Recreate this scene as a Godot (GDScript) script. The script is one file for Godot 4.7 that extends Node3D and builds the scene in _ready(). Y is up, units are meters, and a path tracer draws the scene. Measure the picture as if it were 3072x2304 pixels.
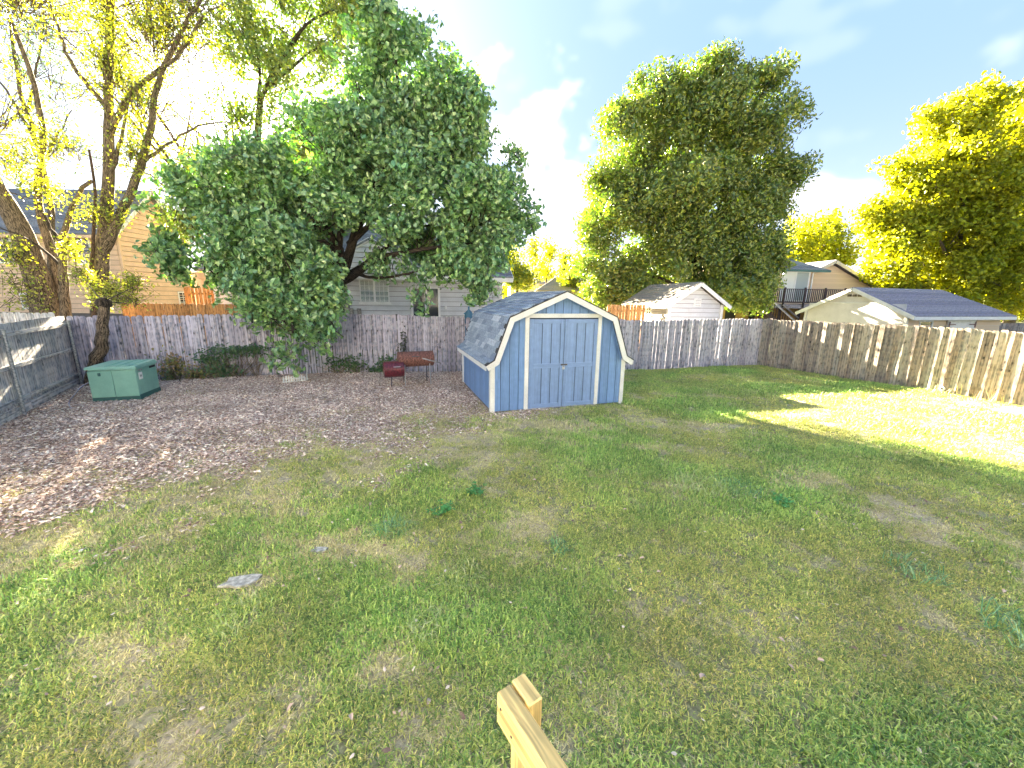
extends Node3D

# ---------------------------------------------------------------- mesh builder
class MB:
	var v := PackedVector3Array()
	var n := PackedVector3Array()
	var t := PackedVector2Array()
	var c := PackedColorArray()
	var ix := PackedInt32Array()
	var col := Color.WHITE
	var uvo := Vector2.ZERO

	func tri(a: Vector3, b: Vector3, d: Vector3, ua := Vector2.ZERO, ub := Vector2.ZERO, ud := Vector2.ZERO) -> void:
		var nn := (b - a).cross(d - a).normalized()
		var k := v.size()
		v.append_array([a, b, d]); n.append_array([nn, nn, nn]); t.append_array([ua + uvo, ub + uvo, ud + uvo]); c.append_array([col, col, col])
		ix.append_array([k, k + 2, k + 1])

	func quad(a: Vector3, b: Vector3, d: Vector3, e: Vector3, g := -1) -> void:
		# counter-clockwise seen from the front; g = 0: grain runs along a->b, 1: along b->d, -1: along the longer side
		var nn := (d - a).cross(e - b).normalized()
		var k := v.size()
		var l1 := a.distance_to(b)
		var l2 := b.distance_to(d)
		v.append_array([a, b, d, e]); n.append_array([nn, nn, nn, nn]); c.append_array([col, col, col, col])
		var along: bool = (l1 > l2) if g < 0 else g == 0
		if along:
			t.append_array([uvo, uvo + Vector2(0, l1), uvo + Vector2(l2, l1), uvo + Vector2(l2, 0)])
		else:
			t.append_array([uvo, uvo + Vector2(l1, 0), uvo + Vector2(l1, l2), uvo + Vector2(0, l2)])
		ix.append_array([k, k + 2, k + 1, k, k + 3, k + 2])

	func hexa(p: Array) -> void:
		# p: bottom four (ccw from above) then top four
		quad(p[3], p[2], p[1], p[0]); quad(p[4], p[5], p[6], p[7])
		for i in 4:
			var j := (i + 1) % 4
			quad(p[i], p[j], p[j + 4], p[i + 4])

	func box(at: Vector3, s: Vector3, b := Basis.IDENTITY) -> void:
		var h := s * 0.5
		var p := []
		for y in [-1, 1]:
			for q in [[-1, 1], [1, 1], [1, -1], [-1, -1]]:
				p.append(at + b * Vector3(q[0] * h.x, y * h.y, q[1] * h.z))
		hexa(p)

	func cbox(at: Vector3, s: Vector3, r := 0.006, b := Basis.IDENTITY) -> void:
		# a box with chamfered edges
		var h := s * 0.5
		var i := h - Vector3(r, r, r)
		var f := func(x: float, y: float, z: float) -> Vector3: return at + b * Vector3(x, y, z)
		for sg in [-1.0, 1.0]:
			var s1: float = sg
			if s1 > 0:
				quad(f.call(h.x, -i.y, i.z), f.call(h.x, -i.y, -i.z), f.call(h.x, i.y, -i.z), f.call(h.x, i.y, i.z))
				quad(f.call(-i.x, h.y, i.z), f.call(i.x, h.y, i.z), f.call(i.x, h.y, -i.z), f.call(-i.x, h.y, -i.z))
				quad(f.call(-i.x, -i.y, h.z), f.call(i.x, -i.y, h.z), f.call(i.x, i.y, h.z), f.call(-i.x, i.y, h.z))
			else:
				quad(f.call(-h.x, -i.y, -i.z), f.call(-h.x, -i.y, i.z), f.call(-h.x, i.y, i.z), f.call(-h.x, i.y, -i.z))
				quad(f.call(-i.x, -h.y, -i.z), f.call(i.x, -h.y, -i.z), f.call(i.x, -h.y, i.z), f.call(-i.x, -h.y, i.z))
				quad(f.call(i.x, -i.y, -h.z), f.call(-i.x, -i.y, -h.z), f.call(-i.x, i.y, -h.z), f.call(i.x, i.y, -h.z))
		for a in [-1.0, 1.0]:
			for d in [-1.0, 1.0]:
				_edge(f.call(a * h.x, d * i.y, -i.z), f.call(a * h.x, d * i.y, i.z), f.call(a * i.x, d * h.y, i.z), f.call(a * i.x, d * h.y, -i.z), at)
				_edge(f.call(a * h.x, -i.y, d * i.z), f.call(a * h.x, i.y, d * i.z), f.call(a * i.x, i.y, d * h.z), f.call(a * i.x, -i.y, d * h.z), at)
				_edge(f.call(-i.x, a * h.y, d * i.z), f.call(i.x, a * h.y, d * i.z), f.call(i.x, a * i.y, d * h.z), f.call(-i.x, a * i.y, d * h.z), at)
				for e in [-1.0, 1.0]:
					var p: Vector3 = f.call(a * h.x, d * i.y, e * i.z)
					var q: Vector3 = f.call(a * i.x, d * h.y, e * i.z)
					var w: Vector3 = f.call(a * i.x, d * i.y, e * h.z)
					if (q - p).cross(w - p).dot(p - at) > 0: tri(p, q, w)
					else: tri(p, w, q)

	func _edge(a: Vector3, b: Vector3, d: Vector3, e: Vector3, at: Vector3) -> void:
		if (d - a).cross(e - b).dot((a + d) * 0.5 - at) > 0: quad(a, b, d, e)
		else: quad(e, d, b, a)

	func ext(poly: PackedVector2Array, o: Vector3, ux: Vector3, uy: Vector3, d0: float, d1 := -1.0, back := 0.0) -> void:
		# polygon in (ux, uy) at o, thickened towards ux x uy: d0 at its lowest edge, d1 at its highest
		if d1 < 0: d1 = d0
		var pts := poly
		if Geometry2D.is_polygon_clockwise(pts): pts.reverse()
		var nz := ux.cross(uy).normalized()
		var y0 := 1e9
		var y1 := -1e9
		for p in pts:
			y0 = minf(y0, p.y); y1 = maxf(y1, p.y)
		var fr := PackedVector3Array()
		var bk := PackedVector3Array()
		for p in pts:
			var base := o + ux * p.x + uy * p.y
			fr.append(base + nz * lerpf(d0, d1, (p.y - y0) / maxf(y1 - y0, 1e-5)))
			bk.append(base - nz * back)
		var nf := nz
		if absf(d0 - d1) > 1e-6: nf = (nz + uy * (d0 - d1) / maxf(y1 - y0, 1e-5)).normalized()
		var k := v.size()
		for i in pts.size():
			v.append(fr[i]); n.append(nf); t.append(uvo + pts[i]); c.append(col)
		var id := Geometry2D.triangulate_polygon(pts)
		for i in range(0, id.size(), 3):
			var a := pts[id[i]]
			var b := pts[id[i + 1]]
			var d := pts[id[i + 2]]
			if (b - a).cross(d - a) > 0: ix.append_array([k + id[i], k + id[i + 2], k + id[i + 1]])
			else: ix.append_array([k + id[i], k + id[i + 1], k + id[i + 2]])
		for i in pts.size():
			var j := (i + 1) % pts.size()
			quad(bk[i], bk[j], fr[j], fr[i])

	func tube(p: PackedVector3Array, r: PackedFloat32Array, sides := 8, cap := true, bump := 0.0) -> void:
		# a tapered tube with smooth sides
		if p.size() < 2: return
		var k := v.size()
		var ref := Vector3.UP
		var len := 0.0
		for i in p.size():
			var d: Vector3 = (p[mini(i + 1, p.size() - 1)] - p[maxi(i - 1, 0)]).normalized()
			if absf(d.dot(ref)) > 0.95: ref = Vector3.RIGHT if absf(d.x) < 0.9 else Vector3.BACK
			var a := d.cross(ref).normalized()
			var b := d.cross(a).normalized()
			ref = a.cross(d).normalized()
			if i > 0: len += p[i].distance_to(p[i - 1])
			for s in sides + 1:
				var an := TAU * s / sides
				var o := a * cos(an) + b * sin(an)
				var rr := r[i] * (1.0 + bump * sin(an * 3.0 + i * 1.7) + bump * 0.7 * sin(an * 5.0 - i * 2.3))
				v.append(p[i] + o * rr); n.append(o); t.append(uvo + Vector2(float(s) / sides * TAU * r[0], len)); c.append(col)
		for i in p.size() - 1:
			for s in sides:
				var q := k + i * (sides + 1) + s
				ix.append_array([q, q + sides + 1, q + 1, q + 1, q + sides + 1, q + sides + 2])
		if cap:
			for e in [0, p.size() - 1]:
				var kk := v.size()
				var d: Vector3 = (p[1] - p[0]).normalized() * -1.0 if e == 0 else (p[e] - p[e - 1]).normalized()
				v.append(p[e]); n.append(d); t.append(uvo); c.append(col)
				for s in sides + 1:
					v.append(v[k + e * (sides + 1) + s]); n.append(d); t.append(uvo + Vector2(0.02 * s, 0)); c.append(col)
				for s in sides:
					if e == 0: ix.append_array([kk, kk + 1 + s, kk + 2 + s])
					else: ix.append_array([kk, kk + 2 + s, kk + 1 + s])

	func rod(a: Vector3, b: Vector3, r: float, sides := 6) -> void:
		tube(PackedVector3Array([a, b]), PackedFloat32Array([r, r]), sides)

	func leaf(b: Vector3, d: Vector3, up: Vector3, ln: float, wd: float, fold := 0.25) -> void:
		# an ovate leaf folded along its midrib, drooping at the tip
		var s := d.cross(up).normalized()
		var u := s.cross(d).normalized()
		var m := b + d * ln * 0.5 - u * ln * 0.05
		var tip := b + d * ln - u * ln * 0.18
		var l1 := b + d * ln * 0.28 + s * wd * 0.46 + u * wd * fold
		var l2 := b + d * ln * 0.66 + s * wd * 0.38 + u * wd * fold * 0.6 - u * ln * 0.06
		var r1 := b + d * ln * 0.28 - s * wd * 0.46 + u * wd * fold
		var r2 := b + d * ln * 0.66 - s * wd * 0.38 + u * wd * fold * 0.6 - u * ln * 0.06
		tri(b, m, l1); tri(m, l2, l1); tri(m, tip, l2)
		tri(b, r1, m); tri(m, r1, r2); tri(m, r2, tip)

	func blade(b: Vector3, d: Vector3, ln: float, wd: float, bend: float) -> void:
		var h := Vector3(d.x, 0, d.z)
		h = h.normalized() if h.length() > 0.01 else Vector3.RIGHT
		var s := d.cross(Vector3.UP)
		s = s.normalized() if s.length() > 0.01 else Vector3.RIGHT
		var m := b + d * ln * 0.55
		var tip := b + d * ln * 0.85 + h * ln * bend - Vector3(0, ln * bend * 0.6, 0)
		var w := s * wd * 0.5
		tri(b - w, b + w, m + w * 0.8); tri(b - w, m + w * 0.8, m - w * 0.8); tri(m - w * 0.8, m + w * 0.8, tip)

	func mesh() -> ArrayMesh:
		var a := []
		a.resize(Mesh.ARRAY_MAX)
		a[Mesh.ARRAY_VERTEX] = v; a[Mesh.ARRAY_NORMAL] = n; a[Mesh.ARRAY_TEX_UV] = t; a[Mesh.ARRAY_COLOR] = c; a[Mesh.ARRAY_INDEX] = ix
		var m := ArrayMesh.new()
		m.add_surface_from_arrays(Mesh.PRIMITIVE_TRIANGLES, a)
		return m

# ---------------------------------------------------------------- naming
var used := {}
var rng := RandomNumberGenerator.new()
var M := {}
var N1 := FastNoiseLite.new()
var N2 := FastNoiseLite.new()
var N3 := FastNoiseLite.new()

func numbered(parent: Node, called: String) -> String:
	var key := str(parent.get_instance_id()) + called
	var k: int = used.get(key, 0)
	used[key] = k + 1
	return called if k == 0 else "%s_%03d" % [called, k]

func tag(o: Node, label: String, category: String, group := "", kind := "") -> Node:
	if label: o.set_meta("label", label)
	if category: o.set_meta("category", category)
	if group: o.set_meta("group", group)
	if kind: o.set_meta("kind", kind)
	return o

func thing(called: String, at: Vector3, yaw: float, label: String, category: String, group := "") -> Node3D:
	var o := Node3D.new()
	o.name = numbered(self, called)
	add_child(o)
	o.position = at
	o.rotation.y = yaw
	tag(o, label, category, group)
	return o

func part(parent: Node, called: String, mesh: Mesh, mat: Material, at := Transform3D.IDENTITY) -> MeshInstance3D:
	var o := MeshInstance3D.new()
	o.name = numbered(parent, called)
	o.mesh = mesh
	o.material_override = mat
	o.transform = at
	parent.add_child(o)
	return o

func pm(parent: Node, called: String, mb: MB, mat: Material) -> MeshInstance3D:
	return part(parent, called, mb.mesh(), mat)

func many(parent: Node, called: String, mesh: Mesh, mat: Material, xf: Array, cols: Array) -> MultiMeshInstance3D:
	var mm := MultiMesh.new()
	mm.transform_format = MultiMesh.TRANSFORM_3D
	mm.use_colors = true
	mm.mesh = mesh
	mm.instance_count = xf.size()
	for i in xf.size():
		mm.set_instance_transform(i, xf[i])
		mm.set_instance_color(i, cols[i])
	var o := MultiMeshInstance3D.new()
	o.name = numbered(parent, called)
	o.multimesh = mm
	o.material_override = mat
	o.set_meta("kind", "stuff")
	parent.add_child(o)
	return o

# ---------------------------------------------------------------- materials
func lin(r: float, g: float, b: float) -> Color:
	return Color(r, g, b).linear_to_srgb()

func mat(r: float, g: float, b: float, rough := 0.8, tex: Texture2D = null, sc := Vector3.ONE, nrm: Texture2D = null, ns := 1.0) -> StandardMaterial3D:
	var m := StandardMaterial3D.new()
	m.albedo_color = lin(r, g, b)
	m.roughness = rough
	if tex: m.albedo_texture = tex
	m.uv1_scale = sc
	if nrm:
		m.normal_enabled = true
		m.normal_texture = nrm
		m.normal_scale = ns
	return m

func tri_mat(r: float, g: float, b: float, rough: float, tex: Texture2D, sc: float, nrm: Texture2D = null, ns := 1.0) -> StandardMaterial3D:
	var m := mat(r, g, b, rough, tex, Vector3(sc, sc, sc), nrm, ns)
	m.uv1_triplanar = true
	return m

func leaf_mat(bl: Color, rough := 0.5) -> StandardMaterial3D:
	var m := StandardMaterial3D.new()
	m.vertex_color_use_as_albedo = true
	m.roughness = rough
	m.cull_mode = BaseMaterial3D.CULL_DISABLED
	m.backlight_enabled = true
	m.backlight = bl
	return m

func noise_img(seed_: int, f: float, w: int, h: int, oct := 3) -> Image:
	var n := FastNoiseLite.new()
	n.seed = seed_
	n.noise_type = FastNoiseLite.TYPE_SIMPLEX_SMOOTH
	n.frequency = f
	n.fractal_octaves = oct
	return n.get_seamless_image(w, h)

func wood_tex(seed_: int, contrast: float, knots: int, warm := 0.0, w := 256, h := 1024) -> Array:
	# [albedo, normal]: grain runs along v
	var a := noise_img(seed_, 0.03, w, 16, 4)
	a.resize(w, h, Image.INTERPOLATE_CUBIC)
	var b := noise_img(seed_ + 1, 0.12, w, 64, 2)
	b.resize(w, h, Image.INTERPOLATE_CUBIC)
	var d := noise_img(seed_ + 2, 0.012, w, h, 4)
	a.convert(Image.FORMAT_L8); b.convert(Image.FORMAT_L8); d.convert(Image.FORMAT_L8)
	var da := a.get_data()
	var db := b.get_data()
	var dd := d.get_data()
	var out := PackedByteArray()
	out.resize(w * h * 3)
	var hg := PackedByteArray()
	hg.resize(w * h)
	var rg := RandomNumberGenerator.new()
	rg.seed = seed_
	var kn := []
	for i in knots: kn.append([rg.randf_range(20, w - 20), rg.randf_range(30, h - 30), rg.randf_range(6, 13)])
	for y in h:
		var near := []
		for q in kn:
			if absf(q[1] - y) < q[2] * 7.0: near.append(q)
		for x in w:
			var i := y * w + x
			var l := da[i] / 255.0 - 0.5
			var g := 1.0 + contrast * (1.5 * l + 0.9 * (db[i] / 255.0 - 0.5) + 1.0 * (dd[i] / 255.0 - 0.5))
			var wm := warm * (dd[i] / 255.0 - 0.4)
			for q in near:
				var dx: float = (x - q[0]) / q[2]
				var dy: float = (y - q[1]) / (q[2] * 1.6)
				var rr := sqrt(dx * dx + dy * dy)
				if rr < 1.0: g *= 0.45 + 0.25 * rr
				elif rr < 3.2: g *= 1.0 - 0.22 * (0.5 + 0.5 * sin(rr * 9.0)) * (3.2 - rr) / 2.2
			g = clampf(g, 0.08, 1.25)
			out[i * 3] = int(clampf(g * (1.0 + wm) * 232.0, 0, 255))
			out[i * 3 + 1] = int(clampf(g * 232.0, 0, 255))
			out[i * 3 + 2] = int(clampf(g * (1.0 - wm) * 232.0, 0, 255))
			hg[i] = int(clampf((0.5 + 0.35 * l + 0.5 * (db[i] / 255.0 - 0.5)) * 255.0, 0, 255))
	var im := Image.create_from_data(w, h, false, Image.FORMAT_RGB8, out)
	var hm := Image.create_from_data(w, h, false, Image.FORMAT_L8, hg)
	hm.convert(Image.FORMAT_RGB8)
	hm.bump_map_to_normal_map(3.0)
	return [ImageTexture.create_from_image(im), ImageTexture.create_from_image(hm)]

func speckle_tex(seed_: int, f: float, lo: float, hi: float, s := 512, oct := 4) -> Array:
	var a := noise_img(seed_, f, s, s, oct)
	a.convert(Image.FORMAT_L8)
	var da := a.get_data()
	var rg := RandomNumberGenerator.new()
	rg.seed = seed_
	var out := PackedByteArray()
	out.resize(s * s * 3)
	for i in s * s:
		var g := lerpf(lo, hi, da[i] / 255.0) * rg.randf_range(0.86, 1.14)
		var k := int(clampf(g * 255.0, 0, 255))
		out[i * 3] = k; out[i * 3 + 1] = k; out[i * 3 + 2] = k
	var im := Image.create_from_data(s, s, false, Image.FORMAT_RGB8, out)
	var hm: Image = im.duplicate()
	hm.bump_map_to_normal_map(2.0)
	return [ImageTexture.create_from_image(im), ImageTexture.create_from_image(hm)]

func bark_tex(seed_: int) -> Array:
	var w := 256
	var h := 512
	var a := noise_img(seed_, 0.05, w, 64, 3)
	a.resize(w, h, Image.INTERPOLATE_CUBIC)
	var b := noise_img(seed_ + 5, 0.05, w, h, 4)
	a.convert(Image.FORMAT_L8); b.convert(Image.FORMAT_L8)
	var da := a.get_data()
	var db := b.get_data()
	var out := PackedByteArray()
	out.resize(w * h * 3)
	for i in w * h:
		var r := absf(da[i] / 255.0 - 0.5) * 2.0
		var g := 0.25 + 0.65 * smoothstep(0.02, 0.35, r) * (0.7 + 0.6 * (db[i] / 255.0 - 0.3))
		var k := clampf(g, 0.05, 1.0)
		out[i * 3] = int(k * 235); out[i * 3 + 1] = int(k * 225); out[i * 3 + 2] = int(k * 210)
	var im := Image.create_from_data(w, h, false, Image.FORMAT_RGB8, out)
	var hm: Image = im.duplicate()
	hm.bump_map_to_normal_map(6.0)
	return [ImageTexture.create_from_image(im), ImageTexture.create_from_image(hm)]

func make_materials() -> void:
	var w1 := wood_tex(11, 0.42, 6, 0.10)
	var w2 := wood_tex(29, 0.42, 9, 0.12)
	var w3 := wood_tex(47, 0.30, 4, 0.06)
	var paint := wood_tex(61, 0.07, 0, 0.0)
	var sp := speckle_tex(71, 0.02, 0.55, 1.0)
	var fine := speckle_tex(73, 0.006, 0.9, 1.02)
	var rust := speckle_tex(79, 0.015, 0.4, 1.0)
	var bark := bark_tex(83)
	var us := Vector3(2.2, 0.45, 1)
	M.fence = []
	for q in [[0.345, 0.34, 0.39, 0], [0.295, 0.29, 0.34, 1], [0.40, 0.395, 0.445, 0], [0.315, 0.315, 0.36, 1], [0.26, 0.255, 0.30, 0], [0.365, 0.36, 0.40, 1]]:
		var w: Array = w1 if q[3] == 0 else w2
		M.fence.append(mat(q[0] * 1.45, q[1] * 1.42, q[2] * 1.5, 0.9, w[0], us, w[1], 0.8))
	M.fence_warm = []
	for q in [[0.42, 0.34, 0.27, 0], [0.34, 0.27, 0.22, 1], [0.48, 0.40, 0.32, 0], [0.30, 0.25, 0.22, 1], [0.40, 0.35, 0.30, 1]]:
		var w: Array = w1 if q[3] == 0 else w2
		M.fence_warm.append(mat(q[0] * 1.0, q[1] * 1.02, q[2] * 1.08, 0.9, w[0], us, w[1], 0.8))
	M.fence_pale = []
	for q in [[0.42, 0.41, 0.42, 0], [0.36, 0.36, 0.38, 1], [0.46, 0.44, 0.44, 1]]:
		var w: Array = w1 if q[3] == 0 else w2
		M.fence_pale.append(mat(q[0] * 1.4, q[1] * 1.42, q[2] * 1.46, 0.9, w[0], us, w[1], 0.7))
	M.cedar = mat(0.52, 0.27, 0.10, 0.85, w1[0], us, w1[1], 0.6)
	M.cedar2 = mat(0.44, 0.22, 0.08, 0.85, w2[0], us, w2[1], 0.6)
	M.pine = mat(0.92, 0.70, 0.30, 0.6, w3[0], Vector3(3.2, 0.35, 1), w3[1], 0.4)
	M.darkdeck = mat(0.075, 0.05, 0.055, 0.7, w1[0], us, w1[1], 0.5)
	M.deckgrey = mat(0.42, 0.40, 0.42, 0.8, w1[0], us)
	M.blue = []
	for k in [1.0, 0.94, 1.05]:
		M.blue.append(mat(0.19 * k, 0.34 * k, 0.66 * k, 0.55, paint[0], Vector3(1.5, 0.5, 1), paint[1], 0.5))
	M.bluedark = mat(0.04, 0.06, 0.10, 0.8)
	M.bluedoor = mat(0.24, 0.37, 0.66, 0.5, paint[0], Vector3(1.5, 0.5, 1), paint[1], 0.5)
	M.white = mat(0.82, 0.83, 0.83, 0.5, fine[0], Vector3(0.7, 0.7, 1))
	M.whiteplain = mat(0.80, 0.80, 0.79, 0.5)
	M.shingle = []
	for q in [[0.20, 0.235, 0.29], [0.255, 0.29, 0.34], [0.155, 0.185, 0.235], [0.33, 0.36, 0.40]]:
		M.shingle.append(tri_mat(q[0] * 2.3, q[1] * 2.35, q[2] * 2.4, 0.92, sp[0], 2.3, sp[1], 0.8))
	M.drip = mat(0.05, 0.05, 0.055, 0.8)
	M.roof_grey = [tri_mat(0.33, 0.35, 0.40, 0.92, sp[0], 0.9, sp[1], 0.6), tri_mat(0.39, 0.41, 0.45, 0.92, sp[0], 0.9, sp[1], 0.6), tri_mat(0.28, 0.30, 0.35, 0.92, sp[0], 0.9, sp[1], 0.6)]
	M.roof_purple = [tri_mat(0.46, 0.42, 0.50, 0.92, sp[0], 0.9, sp[1], 0.6), tri_mat(0.51, 0.47, 0.54, 0.92, sp[0], 0.9, sp[1], 0.6), tri_mat(0.40, 0.37, 0.45, 0.92, sp[0], 0.9, sp[1], 0.6)]
	M.roof_tan = [tri_mat(0.50, 0.44, 0.36, 0.92, sp[0], 0.9, sp[1], 0.6), tri_mat(0.44, 0.40, 0.36, 0.92, sp[0], 0.9, sp[1], 0.6), tri_mat(0.55, 0.48, 0.38, 0.92, sp[0], 0.9, sp[1], 0.6)]
	M.peach = [mat(0.84, 0.60, 0.42, 0.75, fine[0], Vector3(0.4, 0.4, 1)), mat(0.80, 0.57, 0.395, 0.75, fine[0], Vector3(0.4, 0.4, 1))]
	M.paleblue = [mat(0.66, 0.67, 0.70, 0.7, fine[0], Vector3(0.4, 0.4, 1)), mat(0.62, 0.635, 0.67, 0.7, fine[0], Vector3(0.4, 0.4, 1))]
	M.home = [mat(0.80, 0.79, 0.76, 0.7, fine[0], Vector3(0.4, 0.4, 1)), mat(0.77, 0.76, 0.735, 0.7, fine[0], Vector3(0.4, 0.4, 1))]
	M.cream = [mat(0.66, 0.60, 0.52, 0.75, fine[0], Vector3(0.4, 0.4, 1)), mat(0.62, 0.57, 0.50, 0.75, fine[0], Vector3(0.4, 0.4, 1))]
	M.joint = mat(0.16, 0.15, 0.15, 0.9)
	M.garage = mat(0.74, 0.72, 0.70, 0.75, fine[0], Vector3(0.4, 0.4, 1))
	M.tanwall = [mat(0.72, 0.56, 0.40, 0.8), mat(0.68, 0.53, 0.375, 0.8)]
	M.ochre = mat(0.55, 0.34, 0.13, 0.85, fine[0], Vector3(0.4, 0.4, 1))
	M.yellow = mat(0.75, 0.62, 0.30, 0.85)
	M.glass = mat(0.035, 0.042, 0.05, 0.08)
	M.glass.metallic_specular = 0.8
	M.glasspane = mat(0.6, 0.7, 0.72, 0.03)
	M.glasspane.transparency = BaseMaterial3D.TRANSPARENCY_ALPHA
	M.glasspane.albedo_color.a = 0.16
	M.blind = mat(0.70, 0.72, 0.70, 0.8)
	M.curtain = mat(0.36, 0.42, 0.43, 0.9)
	M.dark = mat(0.03, 0.028, 0.03, 0.8)
	M.galv = mat(0.60, 0.64, 0.68, 0.38, sp[0], Vector3(2, 2, 1))
	M.galv.metallic = 0.55
	M.green_box = tri_mat(0.25, 0.50, 0.42, 0.42, fine[0], 0.9)
	M.green_dark = tri_mat(0.05, 0.15, 0.14, 0.5, fine[0], 0.9)
	M.concrete = tri_mat(0.42, 0.41, 0.40, 0.9, sp[0], 1.0, sp[1])
	M.maroon = tri_mat(0.22, 0.03, 0.055, 0.4, rust[0], 2.0, rust[1], 0.3)
	M.rust = tri_mat(0.33, 0.14, 0.11, 0.7, rust[0], 2.2, rust[1], 0.5)
	M.iron = mat(0.07, 0.065, 0.075, 0.6)
	M.steel = mat(0.55, 0.55, 0.56, 0.35)
	M.steel.metallic = 0.7
	M.bluepaint = mat(0.06, 0.20, 0.36, 0.5)
	M.bark = mat(0.52, 0.43, 0.34, 0.95, bark[0], Vector3(1.4, 0.8, 1), bark[1], 1.0)
	M.bark_dark = mat(0.16, 0.13, 0.11, 0.95, bark[0], Vector3(1.8, 0.9, 1), bark[1], 1.0)
	M.bark_pale = mat(0.40, 0.34, 0.28, 0.95, bark[0], Vector3(2.2, 1.2, 1), bark[1], 1.0)
	M.bark_red = mat(0.34, 0.22, 0.16, 0.95, bark[0], Vector3(2.2, 1.2, 1), bark[1], 1.0)
	M.leaf = leaf_mat(Color(0.62, 0.72, 0.26), 0.33)
	M.leaf.metallic_specular = 0.75
	M.leaf_bright = leaf_mat(Color(1.0, 0.95, 0.18), 0.5)
	M.grass = leaf_mat(Color(0.55, 0.6, 0.16), 0.5)
	M.litter = leaf_mat(Color(0.3, 0.25, 0.18), 0.75)
	var soil := speckle_tex(91, 0.03, 0.62, 1.05)
	M.ground = tri_mat(1, 1, 1, 0.95, soil[0], 1.3, soil[1], 1.2)
	M.ground.uv1_world_triplanar = true
	M.ground.vertex_color_use_as_albedo = true
	M.stone = tri_mat(0.72, 0.70, 0.66, 0.9, sp[0], 1.5, sp[1])

# ---------------------------------------------------------------- the lie of the land
func gy(x: float, z: float) -> float:
	var y := 0.11 * exp(-(pow(x + 5.5, 2) / 14.0 + pow(z + 11.2, 2) / 7.0)) - 0.06 * exp(-(pow(x - 5.0, 2) / 14.0 + pow(z + 14.0, 2) / 8.0))
	if absf(x) < 20 and z > -20 and z < 4: y += N1.get_noise_2d(x * 14.0, z * 14.0) * 0.028
	if z < -17.0: y -= smoothstep(-17.0, -24.0, z) * 0.25
	return y

const BACK_A := Vector2(-11.62, -10.35)
const BACK_B := Vector2(9.62, -15.3)
const RIGHT_END := Vector2(15.4, -4.4)
const LEFT_END := Vector2(-6.9, -3.03)

func side(a: Vector2, b: Vector2, p: Vector2) -> float:
	return (b - a).normalized().cross(p - a)

func in_yard(x: float, z: float) -> bool:
	var p := Vector2(x, z)
	return side(BACK_A, BACK_B, p) > 0.06 and side(BACK_B, RIGHT_END, p) > 0.06 and side(LEFT_END, BACK_A, p) > 0.06

func in_shed(x: float, z: float) -> bool:
	var q := Vector2(x + 0.45, z + 8.11)
	var s := q.dot(Vector2(0.951, -0.309))
	var d := q.dot(Vector2(0.309, 0.951))
	return s > -0.02 and s < 3.24 and d < 0.02 and d > -3.15

func blob(x: float, z: float, cx: float, cz: float, rx: float, rz: float, an: float) -> float:
	var d := Vector2(x - cx, z - cz).rotated(-an)
	var r := sqrt(pow(d.x / rx, 2) + pow(d.y / rz, 2)) + 0.5 * N2.get_noise_2d(x * 60.0, z * 60.0) + 0.35 * N1.get_noise_2d(x * 190.0, z * 190.0)
	return 1.0 - smoothstep(0.35, 1.2, r)

func leafiness(x: float, z: float) -> float:
	var d := Vector2(x + 5.2, z + 3.6).dot(Vector2(-0.656, -0.755))
	var n := N1.get_noise_2d(x * 30.0, z * 30.0) * 1.3 + N2.get_noise_2d(x * 90.0, z * 90.0) * 0.6
	var l := smoothstep(-0.9, 3.0, d + n * 1.3)
	return l * (1.0 - smoothstep(0.2, 1.5, x - maxf(0.0, (-z - 8.0) * 0.2)))

func dryness(x: float, z: float) -> float:
	var d := 0.0
	for q in [[-1.6, -3.42, 0.85, 0.42, 0.1], [-2.25, -2.95, 0.4, 0.2, 0.3], [4.1, -5.0, 0.5, 0.55, 0.3], [4.6, -4.1, 0.55, 0.7, 0.3], [5.2, -3.3, 0.6, 0.7, 0.3], [5.9, -2.4, 0.7, 0.8, 0.3], [3.3, -7.5, 1.7, 0.5, 0.2], [0.9, -7.3, 1.9, 0.55, 0.1], [5.2, -9.9, 1.5, 0.22, 0.08], [8.2, -10.2, 1.6, 0.18, -0.1], [-3.3, -4.6, 1.4, 0.6, 0.5], [-1.0, -5.8, 1.6, 0.6, 0.3], [-0.75, -2.15, 0.5, 0.18, 0.3], [-2.6, -2.2, 0.7, 0.3, 0.4], [-0.9, -3.2, 0.3, 0.5, 0.2], [-0.45, -1.75, 0.3, 0.2, 0.0], [-1.9, -1.7, 0.45, 0.22, 0.4], [2.6, -6.2, 0.9, 0.3, 0.2], [0.2, -3.9, 0.35, 0.5, 0.3], [12.0, -8.4, 0.8, 1.8, -0.4]]:
		d = maxf(d, blob(x, z, q[0], q[1], q[2], q[3], q[4]))
	d = maxf(d, smoothstep(0.0, 0.5, N2.get_noise_2d(x * 26.0 + 50.0, z * 26.0)) * 0.6)
	var e := Vector2(x + 5.2, z + 3.6).dot(Vector2(-0.656, -0.755)) + N1.get_noise_2d(x * 22.0 + 30.0, z * 22.0) * 2.2
	d = maxf(d, smoothstep(-2.4, 0.0, e) * 0.9 * (1.0 - smoothstep(1.0, 3.5, x)))
	return d

func ground_color(x: float, z: float) -> Color:
	var l := leafiness(x, z)
	var d := dryness(x, z)
	var c := Color(0.42, 0.40, 0.22).lerp(Color(0.68, 0.58, 0.42), clampf(d * 1.1, 0, 1))
	c = c.lerp(Color(0.42, 0.33, 0.28), l)
	if not in_yard(x, z): c = Color(0.16, 0.17, 0.06)
	return c

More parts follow.
